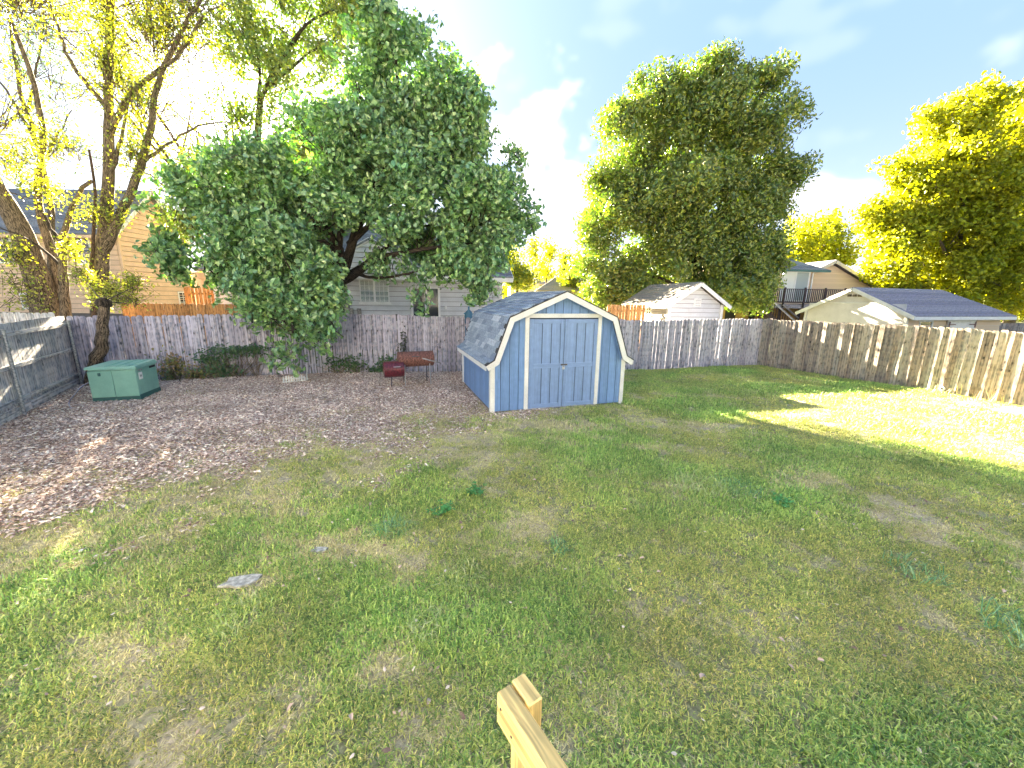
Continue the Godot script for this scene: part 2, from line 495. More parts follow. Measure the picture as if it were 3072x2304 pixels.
# ---------------------------------------------------------------- houses: walls, windows, roofs
func lap(parent: Node, o: Vector3, ux: Vector3, poly: PackedVector2Array, e: float, mats: Array, called := "siding_board", thick := 0.05) -> void:
	var y0 := 1e9
	var y1 := -1e9
	var x0 := 1e9
	var x1 := -1e9
	for p in poly:
		y0 = minf(y0, p.y); y1 = maxf(y1, p.y); x0 = minf(x0, p.x); x1 = maxf(x1, p.x)
	var y := y0
	var k := 0
	while y < y1 - 0.01:
		var strip := PackedVector2Array([Vector2(x0 - 1, y), Vector2(x1 + 1, y), Vector2(x1 + 1, y + e - 0.018), Vector2(x0 - 1, y + e - 0.018)])
		for q in Geometry2D.intersect_polygons(poly, strip):
			var mb := MB.new()
			mb.uvo = Vector2(k * 0.37, k * 0.21)
			mb.ext(q, o, ux, Vector3.UP, thick, 0.004)
			pm(parent, called, mb, mats[(k * 7 + 3) % mats.size()])
		y += e
		k += 1

func solid(parent: Node, called: String, o: Vector3, ux: Vector3, poly: PackedVector2Array, depth: float, m: Material) -> MeshInstance3D:
	# a prism behind the wall face
	var mb := MB.new()
	mb.ext(poly, o, ux, Vector3.UP, 0.0, 0.0, depth)
	return pm(parent, called, mb, m)

func window_at(parent: Node, o: Vector3, ux: Vector3, w: float, h: float, cols: int, rows: int, fm: Material, gm: Material, fw := 0.07, proud := 0.05, mw := 0.022) -> MeshInstance3D:
	# o: centre on the wall; frame with muntins, panes as sub-parts
	var nz := ux.cross(Vector3.UP).normalized()
	var b := Basis(ux, Vector3.UP, nz)
	var mb := MB.new()
	for s in [-1, 1]:
		mb.cbox(o + b * Vector3(s * (w * 0.5 + fw * 0.5), 0, proud * 0.5), Vector3(fw, h + 2 * fw, proud), 0.005, b)
		mb.cbox(o + b * Vector3(0, s * (h * 0.5 + fw * 0.5), proud * 0.5), Vector3(w - 0.002, fw, proud), 0.005, b)
	for i in range(1, cols): mb.box(o + b * Vector3(-w * 0.5 + w * i / cols, 0, proud * 0.45), Vector3(mw, h, proud * 0.5), b)
	for j in range(1, rows): mb.box(o + b * Vector3(0, -h * 0.5 + h * j / rows, proud * 0.43), Vector3(w, mw, proud * 0.5), b)
	var win := pm(parent, "window", mb, fm)
	for i in cols:
		for j in rows:
			var p := MB.new()
			p.box(o + b * Vector3(-w * 0.5 + w * (i + 0.5) / cols, -h * 0.5 + h * (j + 0.5) / rows, proud * 0.32), Vector3(w / cols - mw, h / rows - mw, 0.008), b)
			pm(win, "pane", p, gm)
	return win

func roof_plane(parent: Node, a: Vector3, b: Vector3, c: Vector3, d: Vector3, courses: int, mats: Array, thick := 0.1, called := "roof") -> MeshInstance3D:
	# a, b along the eave (left to right seen from outside), c, d along the ridge (right, left)
	var n := (b - a).cross(d - a).normalized()
	var mb := MB.new()
	var t := n * -thick
	mb.hexa([a + t, b + t, c + t, d + t, a, b, c, d])
	var r := pm(parent, called, mb, mats[0])
	for i in courses:
		var t0 := float(i) / courses
		var t1 := float(i + 1) / courses
		var p := MB.new()
		var a0 := a.lerp(d, t0)
		var b0 := b.lerp(c, t0)
		var c0 := b.lerp(c, t1)
		var d0 := a.lerp(d, t1)
		p.hexa([a0 + n * 0.002, b0 + n * 0.002, c0 + n * 0.002, d0 + n * 0.002, a0 + n * 0.022, b0 + n * 0.022, c0 + n * 0.004, d0 + n * 0.004])
		pm(r, "shingle_course", p, mats[(i * 5 + i / 3) % mats.size()])
	return r

func board(parent: Node, called: String, a: Vector3, b: Vector3, w: float, th: float, m: Material, face := Vector3.BACK) -> MeshInstance3D:
	# a straight board from a to b: w in the plane of the face, th thick along its normal
	var d := (b - a).normalized()
	var n := (face - d * face.dot(d)).normalized()
	var s := n.cross(d).normalized()
	var mb := MB.new()
	mb.uvo = Vector2(rng.randf(), rng.randf() * 2.0)
	mb.cbox((a + b) * 0.5, Vector3(w, a.distance_to(b), th), minf(0.006, th * 0.2), Basis(s, d, n))
	return pm(parent, called, mb, m)

# ---------------------------------------------------------------- trees
func curve(p: Array, r0: float, r1: float, steps := 14, wob := 0.0) -> Array:
	# smooth path through p with tapering radii
	var cv := Curve3D.new()
	for i in p.size():
		var a: Vector3 = p[maxi(i - 1, 0)]
		var b: Vector3 = p[mini(i + 1, p.size() - 1)]
		cv.add_point(p[i], -(b - a) / 6.0, (b - a) / 6.0)
	var pts := PackedVector3Array()
	var rr := PackedFloat32Array()
	var l := cv.get_baked_length()
	for i in steps + 1:
		var f := float(i) / steps
		var q := cv.sample_baked(f * l, true)
		if wob > 0 and i > 0: q += Vector3(rng.randf_range(-1, 1), rng.randf_range(-1, 1), rng.randf_range(-1, 1)) * wob
		pts.append(q)
		rr.append(lerpf(r0, r1, pow(f, 0.8)))
	return [pts, rr]

func limb(parent: Node, called: String, p: Array, r0: float, r1: float, m: Material, sides := 10, steps := 14, wob := 0.0) -> Array:
	var q := curve(p, r0, r1, steps, wob)
	var mb := MB.new()
	mb.uvo = Vector2(rng.randf(), rng.randf())
	mb.tube(q[0], q[1], sides, true, 0.05)
	pm(parent, called, mb, m)
	return q

func cluster(seed_: int, leaves: int, reach: float, ll: float, lw: float, cols: Array, droop: float) -> ArrayMesh:
	# a leafy twig end
	var rg := RandomNumberGenerator.new()
	rg.seed = seed_
	var mb := MB.new()
	mb.col = Color(0.09, 0.07, 0.05)
	mb.tube(PackedVector3Array([Vector3(0, -reach, 0), Vector3(0.02, 0, 0.01), Vector3(0, reach, 0.03)]), PackedFloat32Array([0.008, 0.006, 0.003]), 3, false)
	for i in leaves:
		var y := rg.randf_range(-0.9, 1.05) * reach
		var an := rg.randf() * TAU
		var rad := rg.randf_range(0.15, 0.75) * reach * (1.0 - 0.35 * absf(y) / reach)
		var out := Vector3(cos(an), 0, sin(an))
		var b := Vector3(0, y, 0) + out * rad
		var d := (out * rg.randf_range(0.4, 1.0) + Vector3(0, rg.randf_range(-1.2, 0.6) - droop, 0) + Vector3(rg.randf_range(-0.4, 0.4), 0, rg.randf_range(-0.4, 0.4))).normalized()
		var up := (Vector3.UP + Vector3(rg.randf_range(-0.8, 0.8), rg.randf_range(-0.3, 0.3), rg.randf_range(-0.8, 0.8))).normalized()
		if absf(up.dot(d)) > 0.95: up = Vector3(1, 0, 0.3).normalized()
		var c: Color = cols[rg.randi() % cols.size()]
		var k := rg.randf_range(0.8, 1.2)
		mb.col = Color(c.r * k, c.g * k, c.b * k)
		mb.leaf(b, d, up, ll * rg.randf_range(0.75, 1.2), lw * rg.randf_range(0.8, 1.15), rg.randf_range(0.05, 0.3))
	return mb.mesh()

func crown(parent: Node, lobes: Array, meshes: Array, m: Material, dens: float, sc: float, thr: float, seed_: int, bark: Material, origin: Vector3, hang := 0.35, twig := 0.25, shell := 0.4, spires := 0.0) -> void:
	# lobes: [centre, radii]; leafy twigs fill each lobe, denser towards its outside, with gaps where a noise says so
	var rg := RandomNumberGenerator.new()
	rg.seed = seed_
	var nz := FastNoiseLite.new()
	nz.seed = seed_
	nz.frequency = 0.55 / sc
	nz.fractal_octaves = 2
	var xs := []
	var cs := []
	for k in meshes.size():
		xs.append([]); cs.append([])
	var tw := MB.new()
	for q in lobes:
		var o: Vector3 = q[0]
		var r: Vector3 = q[1]
		var cnt := int(dens * (r.x * r.y + r.y * r.z + r.x * r.z) / (sc * sc))
		var limb_end := o - Vector3(0, r.y * 0.5, 0)
		for i in cnt:
			var d := Vector3(rg.randfn(), rg.randfn(), rg.randfn()).normalized()
			var f := pow(rg.randf(), shell) * (1.0 + 0.28 * nz.get_noise_3dv(d * 2.3 / 0.55 * sc + o * 3.0))
			if spires > 0 and d.y > -0.2 and rg.randf() < spires: f *= rg.randf_range(1.0, 1.22)
			var p := o + d * r * f
			if nz.get_noise_3dv(p * 1.0 + Vector3(7, 3, 1)) < thr: continue
			var up := (d * 0.7 + Vector3(rg.randf_range(-0.6, 0.6), rg.randf_range(-0.6, 0.6) - hang, rg.randf_range(-0.6, 0.6))).normalized()
			var x := up.cross(Vector3(rg.randf_range(-1, 1), 0.3, rg.randf_range(-1, 1))).normalized()
			var s := sc * rg.randf_range(0.75, 1.25)
			var b := Basis(x, up, x.cross(up)).scaled(Vector3(s, s, s))
			var kk := rg.randi() % meshes.size()
			xs[kk].append(Transform3D(b, p - origin))
			var g := rg.randf_range(0.82, 1.18)
			cs[kk].append(Color(g * rg.randf_range(0.92, 1.08), g, g * rg.randf_range(0.85, 1.1)))
			if rg.randf() < twig:
				var e := limb_end + (p - limb_end) * rg.randf_range(0.15, 0.6) + Vector3(rg.randf_range(-0.2, 0.2), rg.randf_range(-0.2, 0.2), rg.randf_range(-0.2, 0.2)) * sc
				var mid := (e + p) * 0.5 + Vector3(rg.randf_range(-0.1, 0.1), rg.randf_range(0.0, 0.2), rg.randf_range(-0.1, 0.1)) * sc
				tw.tube(PackedVector3Array([e - origin, mid - origin, p - origin]), PackedFloat32Array([0.016 * sc, 0.011 * sc, 0.005 * sc]), 4, false)
	for k in meshes.size():
		if xs[k].size() > 0: many(parent, "crown", meshes[k], m, xs[k], cs[k])
	if tw.v.size() > 0:
		var t := pm(parent, "twigs", tw, bark)
		t.set_meta("kind", "stuff")

func branch_rec(mb: MB, p: Vector3, d: Vector3, ln: float, r: float, depth: int, ends: Array, rg: RandomNumberGenerator, up := 0.25) -> void:
	var pts := PackedVector3Array([p])
	var rr := PackedFloat32Array([r])
	var q := p
	var dir := d
	for i in 4:
		dir = (dir + Vector3(rg.randf_range(-0.22, 0.22), rg.randf_range(-0.12, 0.2) * up * 4.0, rg.randf_range(-0.22, 0.22))).normalized()
		q += dir * ln / 4.0
		pts.append(q)
		rr.append(r * (1.0 - 0.16 * (i + 1)))
		if depth > 0 and i >= 1:
			var s := dir.cross(Vector3(rg.randf_range(-1, 1), rg.randf_range(-1, 1), rg.randf_range(-1, 1))).normalized()
			branch_rec(mb, q, (dir * 0.7 + s * 0.75 + Vector3(0, up * 0.4, 0)).normalized(), ln * rg.randf_range(0.5, 0.72), r * (0.5 - 0.03 * i), depth - 1, ends, rg, up)
	mb.tube(pts, rr, 5 if depth < 2 else 7, false)
	if depth <= 1:
		ends.append([q, dir])
		ends.append([pts[2], dir])
const PEAR := [
	[-3.51, 9.47, -13.00, 1.10, 1.16, 1.30], [-2.71, 8.13, -13.00, 1.54, 1.54, 1.60], [-4.09, 7.77, -13.00, 1.65, 1.76, 1.80], [-1.75, 6.83, -13.00, 1.16, 1.38, 1.40], [-5.23, 6.70, -12.50, 1.48, 1.27, 1.60], [-3.05, 6.11, -12.50, 1.91, 1.59, 2.00], [-0.75, 5.73, -13.00, 0.99, 1.21, 1.20], [-0.08, 4.89, -13.00, 0.64, 0.94, 0.80], [-1.40, 4.83, -12.30, 1.46, 1.15, 1.60], [-2.88, 4.26, -12.30, 1.77, 0.94, 1.50], [-6.68, 5.71, -12.50, 1.48, 1.17, 1.60], [-8.33, 5.05, -12.50, 1.38, 1.06, 1.40], [-9.58, 4.26, -12.30, 0.83, 1.04, 1.00], [-8.63, 3.47, -11.80, 1.15, 0.95, 1.10], [-7.02, 4.12, -11.80, 1.60, 1.30, 1.50], [-5.65, 4.71, -12.00, 1.22, 1.22, 1.30], [-7.10, 2.73, -11.20, 1.14, 0.85, 0.90], [-5.79, 2.82, -11.00, 1.03, 1.03, 0.90], [-6.04, 1.77, -10.60, 1.08, 0.67, 0.60], [-5.40, 1.35, -10.50, 0.80, 0.49, 0.50], [-5.78, 0.92, -10.30, 0.70, 0.39, 0.40], [-1.08, 3.59, -12.00, 0.97, 0.76, 0.90], [-2.06, 3.39, -12.00, 0.97, 0.66, 0.80], [-2.58, 2.62, -11.60, 0.41, 0.54, 0.35], [-0.99, 2.79, -12.00, 0.43, 0.43, 0.35], [-3.61, 3.49, -12.30, 0.83, 0.47, 0.70], [-5.04, 5.76, -13.30, 1.01, 1.01, 1.20], [-5.75, 3.5, -11.6, 0.8, 0.8, 0.7], [-5.15, 2.2, -10.9, 0.55, 0.75, 0.45], [-6.3, 3.6, -11.7, 0.9, 0.9, 0.8]]
const MIDDLE := [
	[10.71, 13.83, -25.50, 1.84, 1.84, 2.44], [8.10, 13.12, -25.50, 1.51, 2.16, 2.22], [13.02, 13.01, -25.50, 2.05, 1.84, 2.44], [6.75, 10.84, -25.50, 2.05, 2.27, 2.77], [9.88, 10.88, -25.50, 3.03, 3.03, 3.77], [13.45, 10.57, -25.50, 2.59, 2.80, 3.33], [15.23, 9.14, -25.50, 1.41, 1.84, 2.22], [5.95, 8.10, -25.50, 1.84, 2.05, 2.66], [8.98, 7.94, -25.50, 3.46, 2.80, 3.99], [12.87, 7.43, -25.50, 3.03, 2.80, 3.77], [14.88, 6.11, -25.50, 1.84, 1.94, 2.22], [5.34, 5.01, -25.50, 1.41, 2.05, 2.00], [7.17, 4.04, -25.50, 2.16, 1.73, 2.66], [10.10, 4.87, -25.50, 3.46, 2.37, 3.55], [13.04, 3.88, -24.95, 2.33, 1.59, 2.44], [5.26, 2.79, -24.95, 1.05, 0.89, 1.11], [11.26, 2.86, -24.39, 1.86, 0.93, 1.77], [13.84, 3.20, -24.39, 1.24, 1.03, 1.33], [6.28, 2.30, -24.39, 1.03, 0.52, 0.89]]
const MIDDLE_LOW := [[15.3, 3.4, -25.5, 1.4, 1.2, 1.4], [15.6, 5.2, -25.5, 1.3, 1.3, 1.5], [14.6, 2.6, -25.2, 1.2, 0.9, 1.2]]
const GOLD_A := [
	[29.74, 13.63, -30.00, 2.42, 2.80, 2.60], [29.18, 11.22, -30.00, 2.67, 2.42, 2.60], [28.34, 8.82, -30.00, 2.54, 2.42, 2.60], [27.71, 6.33, -30.00, 1.91, 2.16, 2.20], [31.46, 10.50, -30.00, 3.18, 3.31, 3.20], [31.18, 6.95, -30.00, 3.69, 2.92, 3.40], [28.45, 4.12, -30.00, 1.91, 1.40, 2.00], [31.34, 3.89, -29.00, 3.44, 1.84, 2.60], [33.87, 7.66, -30.00, 2.92, 3.56, 3.00], [34.65, 3.93, -29.00, 2.70, 2.09, 2.40]]
const GOLD_B := [
	[37.77, 15.49, -33.00, 2.52, 3.50, 3.00], [39.71, 12.31, -33.00, 3.08, 3.92, 3.40], [40.59, 8.48, -33.00, 3.22, 3.92, 3.40], [41.11, 4.13, -32.00, 2.98, 2.85, 2.80], [37.54, 17.58, -33.00, 1.40, 1.40, 1.50], [42.72, 13.28, -33.00, 3.92, 6.15, 3.40], [45.14, 6.54, -33.00, 3.64, 5.03, 3.40]]
const SMALL := [
	[32.71, 9.20, -45.00, 3.62, 2.29, 3.00], [30.79, 7.80, -45.00, 1.83, 1.60, 1.80], [35.31, 7.86, -45.00, 1.98, 1.60, 1.80], [33.11, 6.96, -45.00, 3.62, 1.22, 2.60]]
const FAR_A := [
	[0.16, 6.58, -50.00, 2.12, 2.03, 2.00], [-0.43, 4.81, -50.00, 1.91, 1.69, 2.00], [1.63, 4.64, -50.00, 1.69, 1.48, 1.60]]
const FAR_B := [
	[4.74, 8.34, -55.00, 1.03, 2.10, 1.20], [4.44, 6.63, -55.00, 1.96, 1.63, 1.80], [2.61, 8.10, -55.00, 0.75, 1.86, 0.90]]
const FAR_C := [
	[6.40, 6.31, -48.00, 1.71, 1.46, 1.60], [6.77, 4.53, -46.00, 1.56, 1.56, 1.60]]
const TALL := [
	[-8.82, 14.58, -22.00, 2.24, 1.77, 2.40], [-10.67, 15.24, -22.00, 2.05, 1.49, 2.20], [-12.70, 14.26, -22.00, 2.05, 1.77, 2.20], [-7.81, 15.28, -22.00, 1.68, 1.49, 2.00], [-11.75, 12.72, -22.00, 1.77, 1.68, 2.00], [-13.76, 14.80, -22.00, 1.40, 1.40, 1.60], [-10.42, 17.62, -22.00, 3.54, 2.42, 3.00], [-7.38, 16.88, -22.00, 1.68, 1.68, 2.00], [-13.16, 10.56, -21.00, 1.25, 1.25, 1.40]]
const MAPLE_B := [
	[-12.24, 9.20, -13.50, 1.37, 1.72, 1.60], [-10.80, 9.99, -13.50, 1.60, 1.49, 1.60], [-9.77, 9.66, -13.50, 1.37, 1.26, 1.40], [-11.34, 8.16, -13.50, 1.49, 1.03, 1.30], [-11.79, 11.37, -13.50, 2.52, 1.83, 2.20], [-9.52, 11.23, -13.50, 1.83, 1.49, 1.80], [-13.04, 4.85, -13.20, 1.01, 0.62, 0.70], [-11.58, 5.36, -13.20, 0.78, 0.67, 0.70], [-11.64, 6.68, -13.20, 0.89, 0.78, 0.80], [-10.27, 6.61, -13.50, 0.69, 0.69, 0.70], [-10.53, 5.04, -13.00, 0.66, 0.77, 0.70]]
const MAPLE_A := [
	[-15.27, 6.48, -13.30, 1.01, 0.62, 0.80], [-14.17, 6.77, -13.30, 0.79, 0.79, 0.80], [-15.34, 5.55, -13.00, 0.88, 0.44, 0.60], [-14.64, 5.61, -13.20, 1.01, 0.56, 0.70], [-15.16, 11.50, -14.00, 2.14, 1.78, 2.00], [-13.98, 4.80, -13.00, 0.77, 0.39, 0.50], [-15.70, 3.57, -12.80, 0.65, 0.65, 0.60], [-15.38, 2.66, -12.60, 0.64, 0.43, 0.50], [-15.16, 2.16, -12.40, 0.63, 0.32, 0.50], [-13.89, 3.80, -12.80, 0.76, 0.65, 0.50], [-17.14, 8.31, -14.00, 1.31, 2.37, 1.80]]
const SPROUT := [
	[-11.20, 2.49, -11.20, 0.57, 0.36, 0.40], [-10.52, 2.68, -11.20, 0.57, 0.27, 0.35], [-11.64, 2.17, -11.20, 0.38, 0.28, 0.30], [-10.70, 2.23, -11.20, 0.47, 0.24, 0.30], [-11.87, 2.84, -11.20, 0.38, 0.28, 0.30]]
const GREY := [
	[-21.97, 12.42, -20.00, 1.61, 1.86, 2.00], [-20.64, 13.70, -20.00, 1.69, 1.53, 2.00], [-22.47, 10.45, -20.00, 1.53, 1.19, 1.40], [-20.56, 11.54, -20.00, 1.36, 1.53, 1.60], [-20.36, 9.11, -20.00, 1.36, 1.19, 1.40], [-21.82, 14.18, -20.00, 2.03, 1.53, 2.00], [-21.16, 15.63, -20.00, 3.39, 2.03, 3.00]]

func lobes(list: Array) -> Array:
	var o := []
	for q in list: o.append([Vector3(q[0], q[1], q[2]), Vector3(q[3], q[4], q[5])])
	return o

func clumpy(list: Array, seed_: int, count := 6, share := 0.4, shrink := 0.9) -> Array:
	# breaks each lobe's outline with smaller clumps of foliage on its outside
	var rg := RandomNumberGenerator.new()
	rg.seed = seed_
	var o := []
	for q in list:
		var c: Vector3 = q[0]
		var r: Vector3 = q[1]
		o.append([c, r * shrink])
		for i in count:
			var d := Vector3(rg.randfn(), rg.randfn() * 0.9 + 0.1, rg.randfn()).normalized()
			var s := share * rg.randf_range(0.55, 1.15)
			o.append([c + d * r * (1.05 - s * 0.5), Vector3(r.x * s * 1.15, r.y * s * 0.85, r.z * s * 1.15)])
	return o

# ---------------------------------------------------------------- sky
const SUN_TO := Vector3(-0.47, 0.335, -0.82)

func make_sky() -> ImageTexture:
	var w := 1024
	var h := 512
	var out := PackedFloat32Array()
	out.resize(w * h * 3)
	var sun := SUN_TO.normalized()
	var cn := FastNoiseLite.new()
	cn.seed = 5; cn.frequency = 1.0; cn.fractal_octaves = 5
	var cb := FastNoiseLite.new()
	cb.seed = 9; cb.frequency = 1.0; cb.fractal_octaves = 2
	var puffs := [[1.5, 19.0, 5.5, 5.0, 1.0], [4.5, 13.0, 8.0, 4.5, 0.9], [36.0, 11.0, 5.0, 1.8, 0.7], [27.0, 31.0, 2.0, 1.0, 0.6], [14.0, 15.0, 2.5, 1.2, 0.6], [60.0, 22.0, 9.0, 4.0, 0.4], [75.0, 12.0, 12.0, 4.0, 0.8], [105.0, 20.0, 9.0, 5.0, 0.9], [140.0, 14.0, 14.0, 5.0, 0.8], [178.0, 24.0, 10.0, 5.0, 0.9], [215.0, 12.0, 12.0, 4.0, 0.9], [250.0, 26.0, 9.0, 5.0, 0.8], [285.0, 15.0, 10.0, 5.0, 0.9], [310.0, 28.0, 8.0, 4.0, 0.8], [90.0, 50.0, 10.0, 7.0, 0.5], [220.0, 55.0, 12.0, 7.0, 0.5]]
	for j in h:
		var el := (0.5 - (j + 0.5) / h) * PI
		var sy := sin(el)
		var cy := cos(el)
		var y := maxf(sy, 0.0)
		var low := pow(1.0 - y, 7.5)
		var r := lerpf(0.50, 2.2, low)
		var g := lerpf(0.77, 2.2, low)
		var b := lerpf(1.22, 2.25, low)
		for i in w:
			var az := (i + 0.5) / w * TAU
			var d := Vector3(sin(az) * cy, sy, -cos(az) * cy)
			var an := rad_to_deg(acos(clampf(d.dot(sun), -1, 1)))
			var gl := 6.0 * exp(-an * an / 60.0) + 5.5 * exp(-an / 9.5)
			var cl := 0.0
			if sy > 0.0:
				var f := cn.get_noise_3dv(Vector3(d.x, d.y * 1.5, d.z) * 9.0)
				for q in puffs:
					var da: float = fposmod(rad_to_deg(az) - q[0] + 180.0, 360.0) - 180.0
					var de: float = rad_to_deg(el) - q[1]
					var e: float = pow(da / q[2], 2) + pow(de / (q[3] if de > 0 else q[3] * 0.7), 2)
					if e < 4.0: cl = maxf(cl, q[4] * smoothstep(0.05, 0.55, exp(-e) + f * 0.9 - 0.12))
				cl = maxf(cl, 0.10 * smoothstep(0.2, 0.6, cb.get_noise_3dv(Vector3(d.x, d.y * 3.0, d.z) * 4.0) + 0.4 * f) * smoothstep(0.05, 0.15, sy))
			var k := (j * w + i) * 3
			out[k] = (lerpf(r, 1.9, cl) + gl) / EXPOSURE
			out[k + 1] = (lerpf(g, 1.92, cl) + gl * 0.96) / EXPOSURE
			out[k + 2] = (lerpf(b, 2.0, cl) + gl * 0.88) / EXPOSURE
	var im := Image.create_from_data(w, h, false, Image.FORMAT_RGBF, out.to_byte_array())
	return ImageTexture.create_from_image(im)

const EXPOSURE := 26.0

func _ready() -> void:
	rng.seed = 20240607
	N1.seed = 3; N1.frequency = 0.02; N1.fractal_octaves = 3
	N2.seed = 8; N2.frequency = 0.02; N2.fractal_octaves = 3
	N3.seed = 15; N3.frequency = 0.02; N3.fractal_octaves = 2
	var cam := Camera3D.new()
	cam.name = "camera"
	cam.fov = 88.63
	cam.near = 0.05
	cam.far = 2000.0
	cam.position = Vector3(0, 2.42, 0)
	cam.basis = Basis(Vector3.RIGHT, deg_to_rad(-12.3)) * Basis(Vector3.BACK, deg_to_rad(0.8))
	add_child(cam)
	cam.current = true
	var env := Environment.new()
	env.background_mode = Environment.BG_SKY
	var sky := Sky.new()
	var pano := PanoramaSkyMaterial.new()
	pano.panorama = make_sky()
	sky.sky_material = pano
	env.sky = sky
	env.tonemap_mode = Environment.TONE_MAPPER_LINEAR
	env.tonemap_exposure = EXPOSURE
	env.sdfgi_enabled = true
	env.ssao_enabled = true
	env.ssil_enabled = true
	var we := WorldEnvironment.new()
	we.name = "world_environment"
	we.environment = env
	add_child(we)
	var sun := DirectionalLight3D.new()
	sun.name = "sun"
	sun.light_energy = 1.6
	sun.light_color = Color(1.0, 0.93, 0.80)
	sun.light_angular_distance = 0.5
	sun.shadow_enabled = true
	sun.basis = Basis.looking_at(-SUN_TO.normalized(), Vector3.UP)
	add_child(sun)
	make_materials()
	ground()
	far_houses()
	peach_house()
	blue_house()
	white_shed()
	deck_house()
	garage()
	fences()
	shed()
	trees()
	yard_things()
	grass()
	home()
	deck_rail()

# ---------------------------------------------------------------- ground
func ground() -> void:
	var xs := PackedFloat32Array()
	var zs := PackedFloat32Array()
	var a := -600.0
	for q in [[-600.0, -60.0, 60.0], [-60.0, -20.0, 8.0], [-20.0, -13.0, 1.0], [-13.0, 16.0, 0.14], [16.0, 24.0, 1.0], [24.0, 60.0, 9.0], [60.0, 601.0, 60.0]]:
		a = q[0]
		while a < q[1] - 0.001:
			xs.append(a); a += q[2]
	for q in [[-900.0, -60.0, 70.0], [-60.0, -17.0, 4.0], [-17.0, -0.6, 0.14], [-0.6, 6.0, 0.8], [6.0, 60.0, 9.0], [60.0, 401.0, 60.0]]:
		a = q[0]
		while a < q[1] - 0.001:
			zs.append(a); a += q[2]
	var v := PackedVector3Array()
	var c := PackedColorArray()
	var ix := PackedInt32Array()
	var w := xs.size()
	for j in zs.size():
		for i in w:
			v.append(Vector3(xs[i], gy(xs[i], zs[j]), zs[j]))
			c.append(ground_color(xs[i], zs[j]))
	for j in zs.size() - 1:
		for i in w - 1:
			var k := j * w + i
			ix.append_array([k, k + 1, k + w, k + 1, k + w + 1, k + w])
	var st := SurfaceTool.new()
	var arr := []
	arr.resize(Mesh.ARRAY_MAX)
	arr[Mesh.ARRAY_VERTEX] = v; arr[Mesh.ARRAY_COLOR] = c; arr[Mesh.ARRAY_INDEX] = ix
	st.create_from_arrays(arr)
	st.generate_normals()
	var o := MeshInstance3D.new()
	o.name = "ground"
	o.mesh = st.commit()
	o.material_override = M.ground
	add_child(o)
	tag(o, "", "", "", "structure")

# ---------------------------------------------------------------- grass, litter, weeds
func tuft(seed_: int, count: int, rad: float, l0: float, l1: float, cols: Array, wd := 0.005, lean := 1.5) -> ArrayMesh:
	var rg := RandomNumberGenerator.new()
	rg.seed = seed_
	var mb := MB.new()
	for i in count:
		var an := rg.randf() * TAU
		var r := sqrt(rg.randf()) * rad
		var b := Vector3(cos(an) * r, -0.004, sin(an) * r)
		var da := rg.randf() * TAU
		var d := Vector3(cos(da) * lean * rg.randf(), 1.0, sin(da) * lean * rg.randf()).normalized()
		var c: Color = cols[rg.randi() % cols.size()]
		var k := rg.randf_range(0.7, 1.3)
		mb.col = Color(c.r * k, c.g * k, c.b * k)
		mb.blade(b, d, rg.randf_range(l0, l1), wd * rg.randf_range(0.7, 1.3), rg.randf_range(0.1, 0.5))
	return mb.mesh()

func litter(seed_: int, count: int, rad: float, cols: Array, s0: float, s1: float) -> ArrayMesh:
	var rg := RandomNumberGenerator.new()
	rg.seed = seed_
	var mb := MB.new()
	for i in count:
		var an := rg.randf() * TAU
		var r := sqrt(rg.randf()) * rad
		var b := Vector3(cos(an) * r, rg.randf_range(0.006, 0.035), sin(an) * r)
		var da := rg.randf() * TAU
		var d := Vector3(cos(da), rg.randf_range(-0.15, 0.5), sin(da)).normalized()
		var up := Vector3(rg.randf_range(-0.5, 0.5), 1.0, rg.randf_range(-0.5, 0.5)).normalized()
		var c: Color = cols[rg.randi() % cols.size()]
		var k := rg.randf_range(0.7, 1.3)
		mb.col = Color(c.r * k, c.g * k, c.b * k)
		var ln := rg.randf_range(s0, s1)
		mb.leaf(b, d, up, ln, ln * rg.randf_range(0.45, 0.7), rg.randf_range(-0.25, 0.4))
	return mb.mesh()

